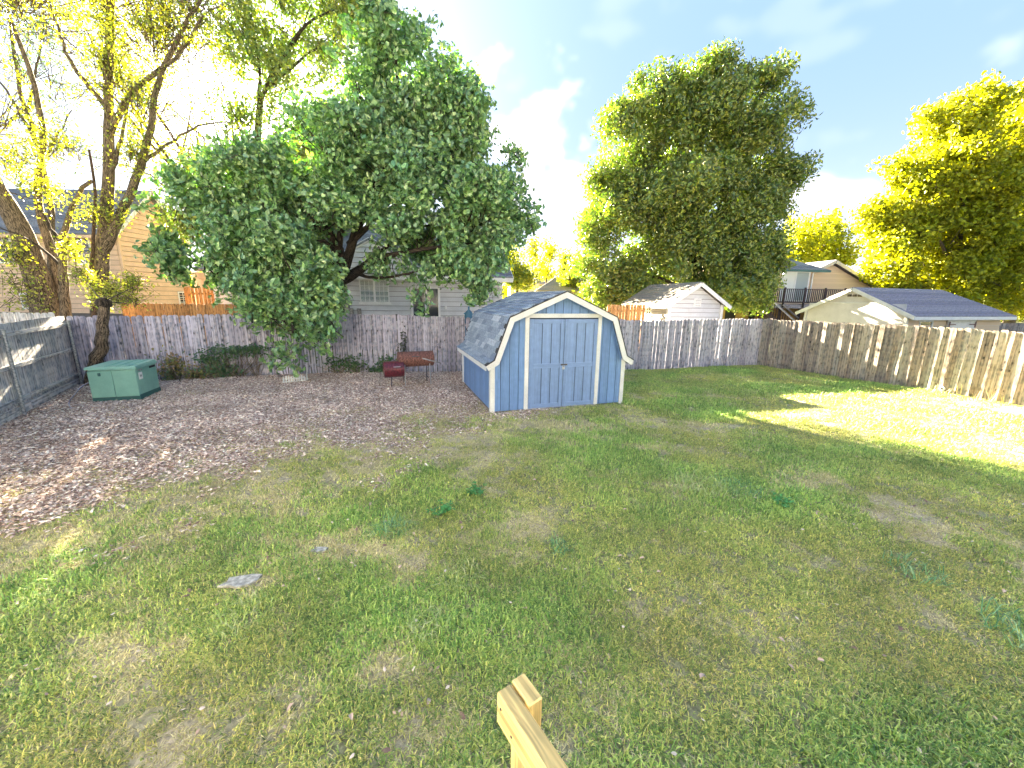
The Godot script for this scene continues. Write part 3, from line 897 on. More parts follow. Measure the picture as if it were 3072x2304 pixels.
func grass() -> void:
	var green := [Color(0.29, 0.43, 0.10), Color(0.41, 0.52, 0.12), Color(0.58, 0.66, 0.19), Color(0.17, 0.29, 0.08), Color(0.76, 0.73, 0.27), Color(0.64, 0.68, 0.20), Color(0.32, 0.48, 0.13), Color(0.12, 0.19, 0.06)]
	var dry := [Color(0.72, 0.62, 0.36), Color(0.80, 0.70, 0.42), Color(0.60, 0.51, 0.28), Color(0.55, 0.54, 0.20), Color(0.85, 0.77, 0.50)]
	var gm := [tuft(1, 34, 0.08, 0.03, 0.075, green, 0.007), tuft(2, 34, 0.08, 0.03, 0.08, green, 0.007), tuft(3, 30, 0.08, 0.025, 0.065, green, 0.009)]
	var dm := [tuft(4, 26, 0.085, 0.02, 0.055, dry, 0.006, 2.2), tuft(5, 26, 0.085, 0.02, 0.06, dry, 0.006, 2.8)]
	var gx := [[], [], []]
	var gc := [[], [], []]
	var dx := [[], []]
	var dc := [[], []]
	var zones := [[-1.0, -4.0, 420.0, 0.95], [-4.0, -7.0, 270.0, 1.1], [-7.0, -15.4, 150.0, 1.35]]
	for q in zones:
		var z0: float = q[1]
		var z1: float = q[0]
		var half := minf(13.5, -z0 * 1.38 + 0.8)
		var n := int((z1 - z0) * half * 2.0 * q[2])
		for i in n:
			var x := rng.randf_range(-half, half)
			var z := rng.randf_range(z0, z1)
			if absf(x) > -z * 1.38 + 0.8 or not in_yard(x, z) or in_shed(x, z): continue
			var l := leafiness(x, z)
			var d := dryness(x, z)
			if rng.randf() < l * 0.94: continue
			var dryhere: bool = rng.randf() < d * 0.72 + 0.20 + l * 0.3
			var patch := N3.get_noise_2d(x * 40.0, z * 40.0)
			var lush := clampf(0.5 + N1.get_noise_2d(x * 18.0 + 90.0, z * 18.0) * 1.4, 0, 1)
			var s: float = q[3] * rng.randf_range(0.75, 1.2) * (0.85 + 0.35 * lush)
			var b := Basis(Vector3.UP, rng.randf() * TAU).scaled(Vector3(s, s * (0.8 + 0.5 * lush), s))
			var t := Transform3D(b, Vector3(x, gy(x, z), z))
			var g := 1.0 + patch * 0.25
			if dryhere:
				var k := rng.randi() % 2
				dx[k].append(t); dc[k].append(Color(g, g * 0.98, g * 0.95))
			else:
				var k := rng.randi() % 3
				gx[k].append(t)
				gc[k].append(Color(g * lerpf(1.2, 0.85, lush), g, g * lerpf(1.05, 0.95, lush)))
	var lawn := Node3D.new()
	lawn.name = "lawn_grass"
	add_child(lawn)
	tag(lawn, "short green grass mixed with straw growing over the yard", "grass", "", "stuff")
	for k in 3: many(lawn, "green_blades", gm[k], M.grass, gx[k], gc[k])
	for k in 2: many(lawn, "dry_blades", dm[k], M.grass, dx[k], dc[k])
	# fallen leaves
	var brown := [Color(0.62, 0.47, 0.41), Color(0.74, 0.60, 0.54), Color(0.50, 0.36, 0.31), Color(0.82, 0.70, 0.63), Color(0.68, 0.50, 0.38), Color(0.88, 0.78, 0.71), Color(0.30, 0.19, 0.16)]
	var lm := []
	for k in 4: lm.append(litter(30 + k, 22, 0.17, brown, 0.03, 0.06))
	var one := []
	for k in 7: one.append(litter(40 + k, 1, 0.01, [brown[k]], 0.025, 0.055))
	var lx := [[], [], [], []]
	var lc := [[], [], [], []]
	var ox := [[], [], [], [], [], [], []]
	var oc := [[], [], [], [], [], [], []]
	for i in 34000:
		var x := rng.randf_range(-12.0, 3.0)
		var z := rng.randf_range(-13.2, -1.5)
		if absf(x) > -z * 1.38 + 1.0 or not in_yard(x, z) or in_shed(x, z): continue
		if rng.randf() > leafiness(x, z) * 0.95: continue
		var k := rng.randi() % 4
		lx[k].append(Transform3D(Basis(Vector3.UP, rng.randf() * TAU), Vector3(x, gy(x, z), z)))
		var g := 1.0 + 0.3 * N2.get_noise_2d(x * 40.0, z * 40.0)
		lc[k].append(Color(g, g * 0.99, g * 0.98))
	for i in 3600:
		var x := rng.randf_range(-9.0, 11.0)
		var z := -1.2 - 9.0 * pow(rng.randf(), 1.4)
		if absf(x) > -z * 1.38 + 0.8 or not in_yard(x, z) or in_shed(x, z): continue
		if N1.get_noise_2d(x * 35.0, z * 35.0 + 40.0) < rng.randf_range(-0.4, 0.5): continue
		var k := rng.randi() % 7
		ox[k].append(Transform3D(Basis.from_euler(Vector3(rng.randf_range(-0.4, 0.4), rng.randf() * TAU, rng.randf_range(-0.4, 0.4))), Vector3(x, gy(x, z) + 0.012, z)))
		oc[k].append(Color(1, 1, 1))
	var fl := Node3D.new()
	fl.name = "fallen_leaves"
	add_child(fl)
	tag(fl, "brown fallen leaves covering the ground under the trees", "leaves", "", "stuff")
	for k in 4: many(fl, "leaf_litter", lm[k], M.litter, lx[k], lc[k])
	for k in 7: many(fl, "scattered_leaf", one[k], M.litter, ox[k], oc[k])
	# taller clumps that stand out
	var wg := [Color(0.18, 0.40, 0.18), Color(0.25, 0.46, 0.22), Color(0.34, 0.52, 0.30), Color(0.13, 0.30, 0.14)]
	var wy := [Color(0.46, 0.58, 0.22), Color(0.56, 0.62, 0.30), Color(0.38, 0.52, 0.17), Color(0.64, 0.64, 0.38)]
	clump(-1.25, -3.72, 0.17, 0.13, 0.30, 90, wg, "bluish green clump of wide bladed grass beside the bare dirt patch")
	clump(-0.42, -3.02, 0.20, 0.06, 0.15, 130, wy, "pale yellow green grass clump below the two leafy weeds")
	clump(-0.62, -2.48, 0.17, 0.06, 0.15, 120, wy, "pale yellow green grass clump nearest the yellow handrail")
	clump(-2.05, -2.55, 0.20, 0.05, 0.14, 120, wy, "pale grass clump in front of the white flat stone")
	clump(0.5, -3.45, 0.13, 0.08, 0.20, 60, wg, "small spiky grass clump near the middle of the lawn")
	clump(2.45, -4.75, 0.32, 0.10, 0.30, 150, wy, "tall spreading pale green grass clump right of centre lawn")
	clump(2.95, -4.7, 0.30, 0.08, 0.22, 120, wg, "low dense green clump beside the tall spreading grass clump")
	clump(3.9, -2.45, 0.28, 0.08, 0.26, 150, wg, "long grass clump at the right edge near the camera")
	clump(3.75, -3.2, 0.22, 0.06, 0.2, 110, wg, "dark green grass clump beside the straw coloured track")
	weed(-0.8, -4.1, 0.16, "low bushy green weed nearer of two leafy weeds in the lawn")
	weed(-0.42, -4.55, 0.13, "low bushy green weed farther of two leafy weeds in the lawn")
	weed(3.25, -4.35, 0.14, "dark broad leaved weed beside the tall spreading grass clump")
	tallweeds()

func clump(x: float, z: float, rad: float, l0: float, l1: float, count: int, cols: Array, label: String) -> void:
	var o := part(self, "grass_clump", tuft(int(absf(x * 37 + z * 91)), count, rad, l0, l1, cols, 0.008, 1.3), M.grass)
	o.position = Vector3(x, gy(x, z), z)
	tag(o, label, "grass clump", "grass clumps standing out of the lawn")

func weed(x: float, z: float, r: float, label: String) -> void:
	var t := thing("weed", Vector3(x, gy(x, z), z), 0, label, "weed", "leafy weeds in the lawn")
	var mb := MB.new()
	var st := MB.new()
	st.col = Color(0.14, 0.2, 0.06)
	for i in 16:
		var an := rng.randf() * TAU
		var tip := Vector3(cos(an), rng.randf_range(0.4, 1.3), sin(an)) * r * rng.randf_range(0.5, 1.0)
		st.rod(Vector3(0, -0.01, 0), tip, 0.002, 4)
		for j in 7:
			var k := rng.randf_range(0.75, 1.2)
			mb.col = Color(0.12 * k, 0.38 * k, 0.12 * k)
			var d := Vector3(rng.randf_range(-1, 1), rng.randf_range(-0.2, 0.6), rng.randf_range(-1, 1)).normalized()
			mb.leaf(tip * rng.randf_range(0.45, 1.0), d, Vector3(0.1, 1, 0.05), 0.05, 0.022, 0.15)
	pm(t, "stem", st, M.grass)
	var lv := pm(t, "leaves", mb, M.grass)
	lv.set_meta("kind", "stuff")

func tallweeds() -> void:
	# seed stalks along the edge of the sunny strip and dry stalks by the right fence
	var mb := MB.new()
	for i in 90:
		var x := rng.randf_range(3.6, 8.2)
		var z := -9.2 - 0.12 * (x - 4.0) + rng.randf_range(-0.5, 0.5)
		var k := rng.randf_range(0.8, 1.2)
		mb.col = Color(0.44 * k, 0.40 * k, 0.22 * k)
		mb.blade(Vector3(x, gy(x, z), z), Vector3(rng.randf_range(-0.3, 0.3), 1, rng.randf_range(-0.2, 0.2)).normalized(), rng.randf_range(0.15, 0.38), 0.008, 0.25)
	var o := pm(self, "seed_stalks", mb, M.grass)
	tag(o, "thin pale seed stalks along the edge of the sunny strip", "grass", "", "stuff")
	var m2 := MB.new()
	for i in 200:
		var f := rng.randf()
		var p := BACK_B.lerp(RIGHT_END, f) + Vector2(-0.9, -0.45) * rng.randf_range(0.1, 0.5)
		var k := rng.randf_range(0.7, 1.2)
		var near := f > 0.42
		m2.col = Color(0.52 * k, 0.42 * k, 0.26 * k) if near or rng.randf() < 0.3 else Color(0.16 * k, 0.27 * k, 0.08 * k)
		m2.blade(Vector3(p.x, gy(p.x, p.y), p.y), Vector3(rng.randf_range(-0.7, 0.7), 1, rng.randf_range(-0.5, 0.5)).normalized(), rng.randf_range(0.1, 0.3) * (2.0 if near else 1.0), 0.009, 0.3)
	var o2 := pm(self, "fence_edge_grass", m2, M.grass)
	tag(o2, "unmown green and straw grass along the foot of the right fence", "grass", "", "stuff")

# ---------------------------------------------------------------- fences
func picket_meshes(wd: float, h: float, th: float, kind: String, count: int) -> Array:
	var out := []
	for k in count:
		var mb := MB.new()
		mb.uvo = Vector2(k * 0.173, k * 0.317)
		var w := wd * (0.5 + rng.randf_range(-0.02, 0.01))
		var hh := h + rng.randf_range(-0.018, 0.012)
		var p := PackedVector2Array()
		if kind == "round": p = PackedVector2Array([Vector2(-w, 0), Vector2(w, 0), Vector2(w, hh - 0.045), Vector2(w * 0.78, hh - 0.014), Vector2(w * 0.35, hh), Vector2(-w * 0.35, hh), Vector2(-w * 0.78, hh - 0.014), Vector2(-w, hh - 0.045)])
		elif kind == "dog": p = PackedVector2Array([Vector2(-w, 0), Vector2(w, 0), Vector2(w, hh - 0.03), Vector2(w - 0.025, hh), Vector2(-w + 0.025, hh), Vector2(-w, hh - 0.03)])
		else: p = PackedVector2Array([Vector2(-w, 0), Vector2(w, 0), Vector2(w, hh), Vector2(-w, hh)])
		mb.ext(p, Vector3(0, 0, 0), Vector3.RIGHT, Vector3.UP, th, th, 0.0)
		# the back of the board
		mb.quad(Vector3(w, 0, 0), Vector3(-w, 0, 0), Vector3(-w, hh - 0.03, 0), Vector3(w, hh - 0.03, 0))
		out.append(mb.mesh())
	return out

func fence_run(called: String, label: String, group: String, a: Vector2, b: Vector2, wd: float, h: float, kind: String, mats: Array, gap := 0.006, lift := 0.02, alt := 0.0, rails := true, gappy := [], y_at := INF, warp := 0.0) -> Node3D:
	# pickets from a to b, facing the left-hand side seen from above going a -> b is the far side (rails there)
	var d := (b - a).normalized()
	var yaw := atan2(-d.y, d.x)
	var t := thing(called, Vector3(a.x, 0, a.y), yaw, label, "fence", group)
	var ln := a.distance_to(b)
	var ms := picket_meshes(wd, h, 0.018, kind, 6)
	var x := wd * 0.5
	var i := 0
	while x < ln - wd * 0.4:
		var p := a + d * x
		var y := (gy(p.x, p.y) if y_at == INF else y_at) + lift + rng.randf_range(-0.012, 0.012)
		var z := rng.randf_range(-0.003, 0.003) + (alt if i % 2 == 0 else 0.0)
		var tr := Transform3D(Basis.from_euler(Vector3(rng.randf_range(-0.006, 0.006), warp * rng.randf_range(0.85, 1.15) + rng.randf_range(-0.03, 0.03) * (0.3 if warp != 0.0 else 1.0), rng.randf_range(-0.008, 0.008))), Vector3(x, y, z))
		part(t, "picket", ms[rng.randi() % ms.size()], mats[rng.randi() % mats.size()], tr)
		var gp := gap
		for q in gappy:
			if x > q[0] and x < q[1]: gp = q[2]
		x += wd + gp + rng.randf_range(-0.002, 0.002)
		i += 1
	if rails:
		var n := int(ceil(ln / 2.4))
		for k in n:
			var x0 := ln * k / n
			var x1 := ln * (k + 1) / n
			var p0 := a + d * x0
			var p1 := a + d * x1
			var y0 := gy(p0.x, p0.y) if y_at == INF else y_at
			var y1 := gy(p1.x, p1.y) if y_at == INF else y_at
			for q in [0.28, h * 0.5, h - 0.26]:
				board(t, "rail", Vector3(x0 + 0.002, y0 + q, -0.026), Vector3(x1 - 0.002, y1 + q, -0.026), 0.085, 0.038, mats[(k * 3) % mats.size()])
			var mb := MB.new()
			mb.cbox(Vector3(x0 + 0.045, y0 + (h - 0.08) * 0.5, -0.094), Vector3(0.088, h - 0.08, 0.088))
			pm(t, "post", mb, mats[(k + 1) % mats.size()])
	return t

func fences() -> void:
	var d := (BACK_B - BACK_A).normalized()
	fence_run("back_fence", "weathered grey picket fence running behind the blue shed", "fences round the yard", BACK_A, BACK_B, 0.135, 1.8, "round", M.fence, 0.005, 0.0, 0.0, true, [[2.6, 3.4, 0.012], [4.6, 6.4, 0.022], [7.0, 11.2, 0.016]])
	fence_run("right_fence", "weathered brown picket fence streaked with sunlight on the right", "fences round the yard", BACK_B + Vector2(-0.01, 0.0), RIGHT_END, 0.138, 1.8, "dog", M.fence_warm, -0.012, 0.0, 0.02, true, [], INF, -0.12)
	# the neighbour's fence on the left shows its back: rails, kick board and steel posts
	var a := LEFT_END
	var b := BACK_A + Vector2(0.05, 0.06)
	var ld := (b - a).normalized()
	var t := thing("left_fence", Vector3(a.x, 0, a.y), atan2(-ld.y, ld.x), "pale grey board fence on the left showing its rails", "fence", "fences round the yard")
	var ln := a.distance_to(b)
	var ms := picket_meshes(0.14, 1.8, 0.018, "flat", 6)
	var x := 0.07
	while x < ln - 0.08:
		var p := a + ld * x
		part(t, "picket", ms[rng.randi() % 6], M.fence_pale[rng.randi() % 3], Transform3D(Basis.from_euler(Vector3(0, rng.randf_range(-0.02, 0.02), rng.randf_range(-0.006, 0.006))), Vector3(x, gy(p.x, p.y), -0.02)))
		x += 0.142
	for k in 3:
		var x0 := ln * k / 3.0
		var x1 := ln * (k + 1) / 3.0
		for q in [0.30, 0.95, 1.58]:
			board(t, "rail", Vector3(x0 + 0.002, q + 0.02, 0.022), Vector3(x1 - 0.002, q + 0.02, 0.022), 0.088, 0.04, M.fence_pale[k])
		board(t, "kick_board", Vector3(x0 + 0.002, 0.11, 0.012), Vector3(x1 - 0.002, 0.11, 0.012), 0.19, 0.02, M.fence_pale[(k + 1) % 3])
	for px in [ln - 0.26, ln - 3.42, ln - 6.4]:
		var mb := MB.new()
		mb.tube(PackedVector3Array([Vector3(px, -0.05, 0.085), Vector3(px, 1.66, 0.085)]), PackedFloat32Array([0.031, 0.031]), 12)
		var st := pm(t, "steel_post", mb, M.galv)
		var cp := MB.new()
		cp.tube(PackedVector3Array([Vector3(px, 1.655, 0.085), Vector3(px, 1.70, 0.085), Vector3(px, 1.715, 0.085)]), PackedFloat32Array([0.039, 0.038, 0.014]), 12)
		pm(st, "post_cap", cp, M.galv)
		for q in [0.32, 0.97, 1.60]:
			var br := MB.new()
			br.cbox(Vector3(px, q, 0.062), Vector3(0.13, 0.05, 0.037), 0.004)
			pm(st, "bracket", br, M.galv)
	var cb := MB.new()
	cb.cbox(Vector3(ln - 0.07, 0.85, 0.03), Vector3(0.09, 1.7, 0.09))
	pm(t, "corner_post", cb, M.fence[4])
	# the next yard's fence carries on past the corner
	fence_run("far_left_fence", "pale fence carrying on behind the left fence corner", "fences beyond the yard", Vector2(-22.0, -8.5), BACK_A + Vector2(-0.15, 0.03), 0.14, 1.88, "round", M.fence_pale, 0.005)
	fence_run("cedar_fence", "orange cedar fence with scalloped tops beside the peach house", "fences beyond the yard", Vector2(-14.1, -14.4), Vector2(-9.6, -14.9), 0.135, 2.05, "round", [M.cedar, M.cedar2], 0.004)
	fence_run("cedar_gate_fence", "taller orange cedar fence with open gaps behind the scalloped one", "fences beyond the yard", Vector2(-14.4, -17.6), Vector2(-10.4, -17.6), 0.12, 2.7, "flat", [M.cedar, M.cedar2], 0.05)
	fence_run("cedar_side_fence", "short orange fence between the blue shed roof and white shed", "fences beyond the yard", Vector2(4.6, -19.5), Vector2(6.4, -19.5), 0.13, 2.25, "round", [M.cedar, M.cedar2], 0.01)
	fence_run("far_right_fence", "pale sunlit fence beyond the garage at the right edge", "fences beyond the yard", Vector2(27.0, -24.0), Vector2(38.0, -27.0), 0.14, 1.55, "dog", M.fence_warm, 0.005)

# ---------------------------------------------------------------- the blue shed
func shed() -> void:
	var yaw := 0.314
	var ux := Vector2(cos(yaw), -sin(yaw))
	var o := Vector2(-0.45, -8.11) + ux * 1.62
	var t := thing("garden_shed", Vector3(o.x, 0, o.y), yaw, "blue gambrel roofed shed with white trim and double doors", "shed")
	var prof := [Vector2(-1.76, 1.05), Vector2(-1.57, 1.16), Vector2(-1.25, 2.03), Vector2(0, 2.57), Vector2(1.25, 2.03), Vector2(1.57, 1.16), Vector2(1.76, 1.05)]
	var under := [Vector2(-1.61, 1.07), Vector2(-1.53, 1.12), Vector2(-1.21, 1.96), Vector2(0, 2.49), Vector2(1.21, 1.96), Vector2(1.53, 1.12), Vector2(1.61, 1.07)]
	var outline := PackedVector2Array([Vector2(-1.60, 0.03), Vector2(1.60, 0.03)])
	for k in range(6, -1, -1): outline.append(under[k])
	var z0 := -0.02
	var dep := 3.1
	solid(t, "wall", Vector3(0, 0, z0 - 0.02), Vector3.RIGHT, outline, dep - 0.06, M.bluedark)
	# front planks, either side of the door and above it
	var x := -1.60
	while x < 1.59:
		var x1 := x + 0.2
		var strip := PackedVector2Array([Vector2(x + 0.007, -1), Vector2(x1 - 0.007, -1), Vector2(x1 - 0.007, 3), Vector2(x + 0.007, 3)])
		for q in Geometry2D.intersect_polygons(outline, strip):
			var hole := PackedVector2Array([Vector2(-0.80, -1), Vector2(0.88, -1), Vector2(0.88, 2.05), Vector2(-0.80, 2.05)])
			for p in Geometry2D.clip_polygons(q, hole):
				var mb := MB.new()
				mb.uvo = Vector2(x * 1.7, x)
				mb.ext(p, Vector3(0, 0, z0 - 0.005), Vector3.RIGHT, Vector3.UP, 0.014)
				pm(t, "plank", mb, M.blue[absi(int(x * 50)) % 3])
		x = x1
	# side walls
	for s in [-1, 1]:
		var zz := 0.0
		var k := 0
		while zz < dep - 0.05:
			var mb := MB.new()
			mb.uvo = Vector2(zz * 1.3, zz)
			mb.box(Vector3(s * 1.606, 0.555, z0 - 0.06 - zz - 0.1), Vector3(0.016, 1.03, 0.192))
			pm(t, "side_plank", mb, M.blue[k % 3])
			zz += 0.2
			k += 1
		for q in [0.0, -dep + 0.08]:
			var mb := MB.new()
			mb.cbox(Vector3(s * 1.605, 0.545, z0 - 0.03 + q), Vector3(0.055, 1.11, 0.115))
			pm(t, "corner_trim", mb, M.white)
		var sk := MB.new()
		sk.box(Vector3(s * 1.612, 0.02, z0 - dep * 0.5), Vector3(0.04, 0.09, dep - 0.05))
		pm(t, "skid", sk, M.fence_warm[2])
	for s in [-1, 1]:
		board(t, "corner_trim", Vector3(s * 1.58, 0.0, z0 + 0.019), Vector3(s * 1.58, 1.09, z0 + 0.019), 0.10, 0.018, M.white)
	# door casing
	board(t, "door_trim", Vector3(-0.825, 0.03, z0 + 0.022), Vector3(-0.825, 2.02, z0 + 0.022), 0.09, 0.022, M.white)
	board(t, "door_trim", Vector3(0.90, 0.03, z0 + 0.022), Vector3(0.90, 2.02, z0 + 0.022), 0.09, 0.022, M.white)
	board(t, "door_trim", Vector3(-0.87, 2.066, z0 + 0.022), Vector3(0.945, 2.066, z0 + 0.022), 0.09, 0.022, M.white)
	for s in [0, 1]:
		var xa := -0.775 if s == 0 else 0.042
		var xb := 0.034 if s == 0 else 0.85
		var mb := MB.new()
		mb.box(Vector3((xa + xb) * 0.5, 1.02, z0 + 0.002), Vector3(xb - xa, 1.95, 0.014))
		var dr := pm(t, "door", mb, M.bluedark)
		var n := 3
		var w := (xb - xa - 0.17) / n
		for k in n:
			var p := MB.new()
			p.uvo = Vector2(k * 0.31 + s, k * 0.2)
			p.cbox(Vector3(xa + 0.085 + w * (k + 0.5), 1.02, z0 + 0.012), Vector3(w - 0.016, 1.86, 0.012), 0.003)
			pm(dr, "panel", p, M.bluedoor)
		for q in [xa + 0.045, xb - 0.045]: board(dr, "stile", Vector3(q, 0.045, z0 + 0.026), Vector3(q, 1.995, z0 + 0.026), 0.085, 0.02, M.bluedoor)
		for q in [[0.09, 0.09], [0.985, 0.10], [1.95, 0.09]]: board(dr, "rail", Vector3(xa + 0.09, q[0], z0 + 0.025), Vector3(xb - 0.09, q[0], z0 + 0.025), q[1], 0.018, M.bluedoor)
		for q in [0.25, 1.72]:
			var hg := MB.new()
			hg.cbox(Vector3(xa + 0.03 if s == 0 else xb - 0.03, q, z0 + 0.040), Vector3(0.055, 0.14, 0.008), 0.002)
			pm(dr, "hinge", hg, M.bluedoor)
	var hs := MB.new()
	hs.cbox(Vector3(0.05, 1.0, z0 + 0.042), Vector3(0.16, 0.035, 0.012), 0.003)
	hs.rod(Vector3(0.02, 1.0, z0 + 0.046), Vector3(0.02, 1.0, z0 + 0.075), 0.01)
	pm(t, "hasp", hs, M.iron)
	var pl := MB.new()
	pl.cbox(Vector3(0.03, 0.925, z0 + 0.062), Vector3(0.055, 0.055, 0.024), 0.006)
	pl.tube(PackedVector3Array([Vector3(0.013, 0.95, z0 + 0.062), Vector3(0.015, 0.985, z0 + 0.062), Vector3(0.03, 1.0, z0 + 0.062), Vector3(0.045, 0.985, z0 + 0.062), Vector3(0.047, 0.95, z0 + 0.062)]), PackedFloat32Array([0.006, 0.006, 0.006, 0.006, 0.006]), 6)
	pm(t, "padlock", pl, M.steel)
	# roof deck, fascia and eaves
	var f0 := 0.12
	var back := -dep - 0.06
	var deck := MB.new()
	for k in 6:
		var a: Vector2 = prof[k]
		var b: Vector2 = prof[k + 1]
		var nn := Vector2(-(b - a).y, (b - a).x).normalized()
		var th := -0.03
		deck.hexa([Vector3(a.x + nn.x * th, a.y + nn.y * th, f0), Vector3(b.x + nn.x * th, b.y + nn.y * th, f0), Vector3(b.x + nn.x * th, b.y + nn.y * th, back), Vector3(a.x + nn.x * th, a.y + nn.y * th, back), Vector3(a.x, a.y, f0), Vector3(b.x, b.y, f0), Vector3(b.x, b.y, back), Vector3(a.x, a.y, back)])
	var rf := pm(t, "roof", deck, M.drip)
	for zf in [f0, back - 0.022]:
		for k in 6:
			var a: Vector2 = prof[k]
			var b: Vector2 = prof[k + 1]
			var p0: Vector2 = (prof[k - 1] - a).normalized() if k > 0 else -(b - a).normalized()
			var wd := 0.115
			# mitred: the lower edge follows the offset profile
			var low := func(i: int) -> Vector2:
				var e1: Vector2 = (prof[i] - prof[i - 1]).normalized() if i > 0 else (prof[1] - prof[0]).normalized()
				var e2: Vector2 = (prof[i + 1] - prof[i]).normalized() if i < 6 else e1
				var n1 := Vector2(-e1.y, e1.x)
				var n2 := Vector2(-e2.y, e2.x)
				var m := (n1 + n2).normalized()
				return prof[i] - m * wd / maxf(m.dot(n1), 0.4)
			var mb := MB.new()
			mb.uvo = Vector2(k * 0.3, 0)
			mb.ext(PackedVector2Array([low.call(k), low.call(k + 1), b, a]), Vector3(0, 0, zf + 0.001), Vector3.RIGHT, Vector3.UP, 0.022)
			pm(rf, "fascia", mb, M.white)
			var up := Vector2(-(b - a).y, (b - a).x).normalized() * 0.02
			var de := MB.new()
			de.ext(PackedVector2Array([a, b, b + up, a + up]), Vector3(0, 0, zf - 0.002), Vector3.RIGHT, Vector3.UP, 0.034)
			pm(rf, "drip_edge", de, M.drip)
	for s in [-1, 1]:
		board(rf, "eave_board", Vector3(s * 1.752, 1.0, f0 - 0.002), Vector3(s * 1.752, 1.0, back + 0.002), 0.10, 0.02, M.white, Vector3(s, 0, 0))
	# soffit seen under the front overhang
	for k in 6:
		var a: Vector2 = prof[k]
		var b: Vector2 = prof[k + 1]
		var nn := Vector2(-(b - a).y, (b - a).x).normalized() * -0.034
		var mb := MB.new()
		mb.quad(Vector3(a.x + nn.x, a.y + nn.y, f0 - 0.004), Vector3(a.x + nn.x, a.y + nn.y, z0), Vector3(b.x + nn.x, b.y + nn.y, z0), Vector3(b.x + nn.x, b.y + nn.y, f0 - 0.004))
		pm(rf, "soffit", mb, M.white)
	# shingle tabs
	var sm := []
	for k in 4:
		var mb := MB.new()
		var w := 0.15 - 0.006
		mb.uvo = Vector2(k * 0.4, k * 0.7)
		# local: x along the roof, y up the slope, z out
		mb.hexa([Vector3(-w, -0.004 * k, 0.0), Vector3(w, -0.002 * k, 0.0), Vector3(w, 0.16, 0.0), Vector3(-w, 0.16, 0.0), Vector3(-w, -0.004 * k, 0.028), Vector3(w, -0.002 * k, 0.028), Vector3(w, 0.16, 0.002), Vector3(-w, 0.16, 0.002)])
		sm.append(mb.mesh())
	var other := MB.new()
	for k in 6:
		var a: Vector2 = prof[k]
		var b: Vector2 = prof[k + 1]
		if k > 2:
			a = prof[k + 1]; b = prof[k]
		var sl := (b - a)
		var e := Vector3(sl.x, sl.y, 0).normalized()
		var along := Vector3(0, 0, 1) if k <= 2 else Vector3(0, 0, -1)
		var out := along.cross(e).normalized()
		var rows := int(round(sl.length() / 0.13))
		for r in rows:
			var s0 := sl.length() * r / rows
			var zc := f0 + 0.0 - (0.15 if (r + k) % 2 == 0 else 0.0)
			while zc > back - 0.02:
				var half := 0.15
				var c := Vector3(a.x, a.y, 0) + e * s0 + out * (0.004 + 0.001 * (r % 2)) + Vector3(0, 0, zc - half)
				if zc - half < back: c.z = back + 0.1
				if k <= 2:
					var tr := Transform3D(Basis(along * -1.0 if false else along, e, out), c)
					tr = Transform3D(Basis(along, e, along.cross(e)), c)
					part(rf, "shingle", sm[rng.randi() % 4], M.shingle[[0, 0, 1, 1, 2, 0, 3][rng.randi() % 7]], tr)
				else:
					other.box(c + e * 0.08 + out * 0.005, Vector3(0.296, 0.165, 0.009), Basis(along, e, out))
				zc -= 0.3
	var os := pm(rf, "far_side_shingles", other, M.shingle[0])
	os.set_meta("kind", "stuff")
	var rc := MB.new()
	for k in 12:
		var zc := f0 - 0.12 - k * 0.27
		rc.box(Vector3(0, 2.578 + 0.003 * (k % 2), zc), Vector3(0.12, 0.02, 0.262))
	pm(rf, "ridge_cap", rc, M.shingle[1])
	# a bright paint chip left of the right window bay is bare wood; threshold under the doors
	board(t, "threshold", Vector3(-0.78, 0.022, z0 + 0.02), Vector3(0.86, 0.022, z0 + 0.02), 0.04, 0.05, M.fence_pale[1])

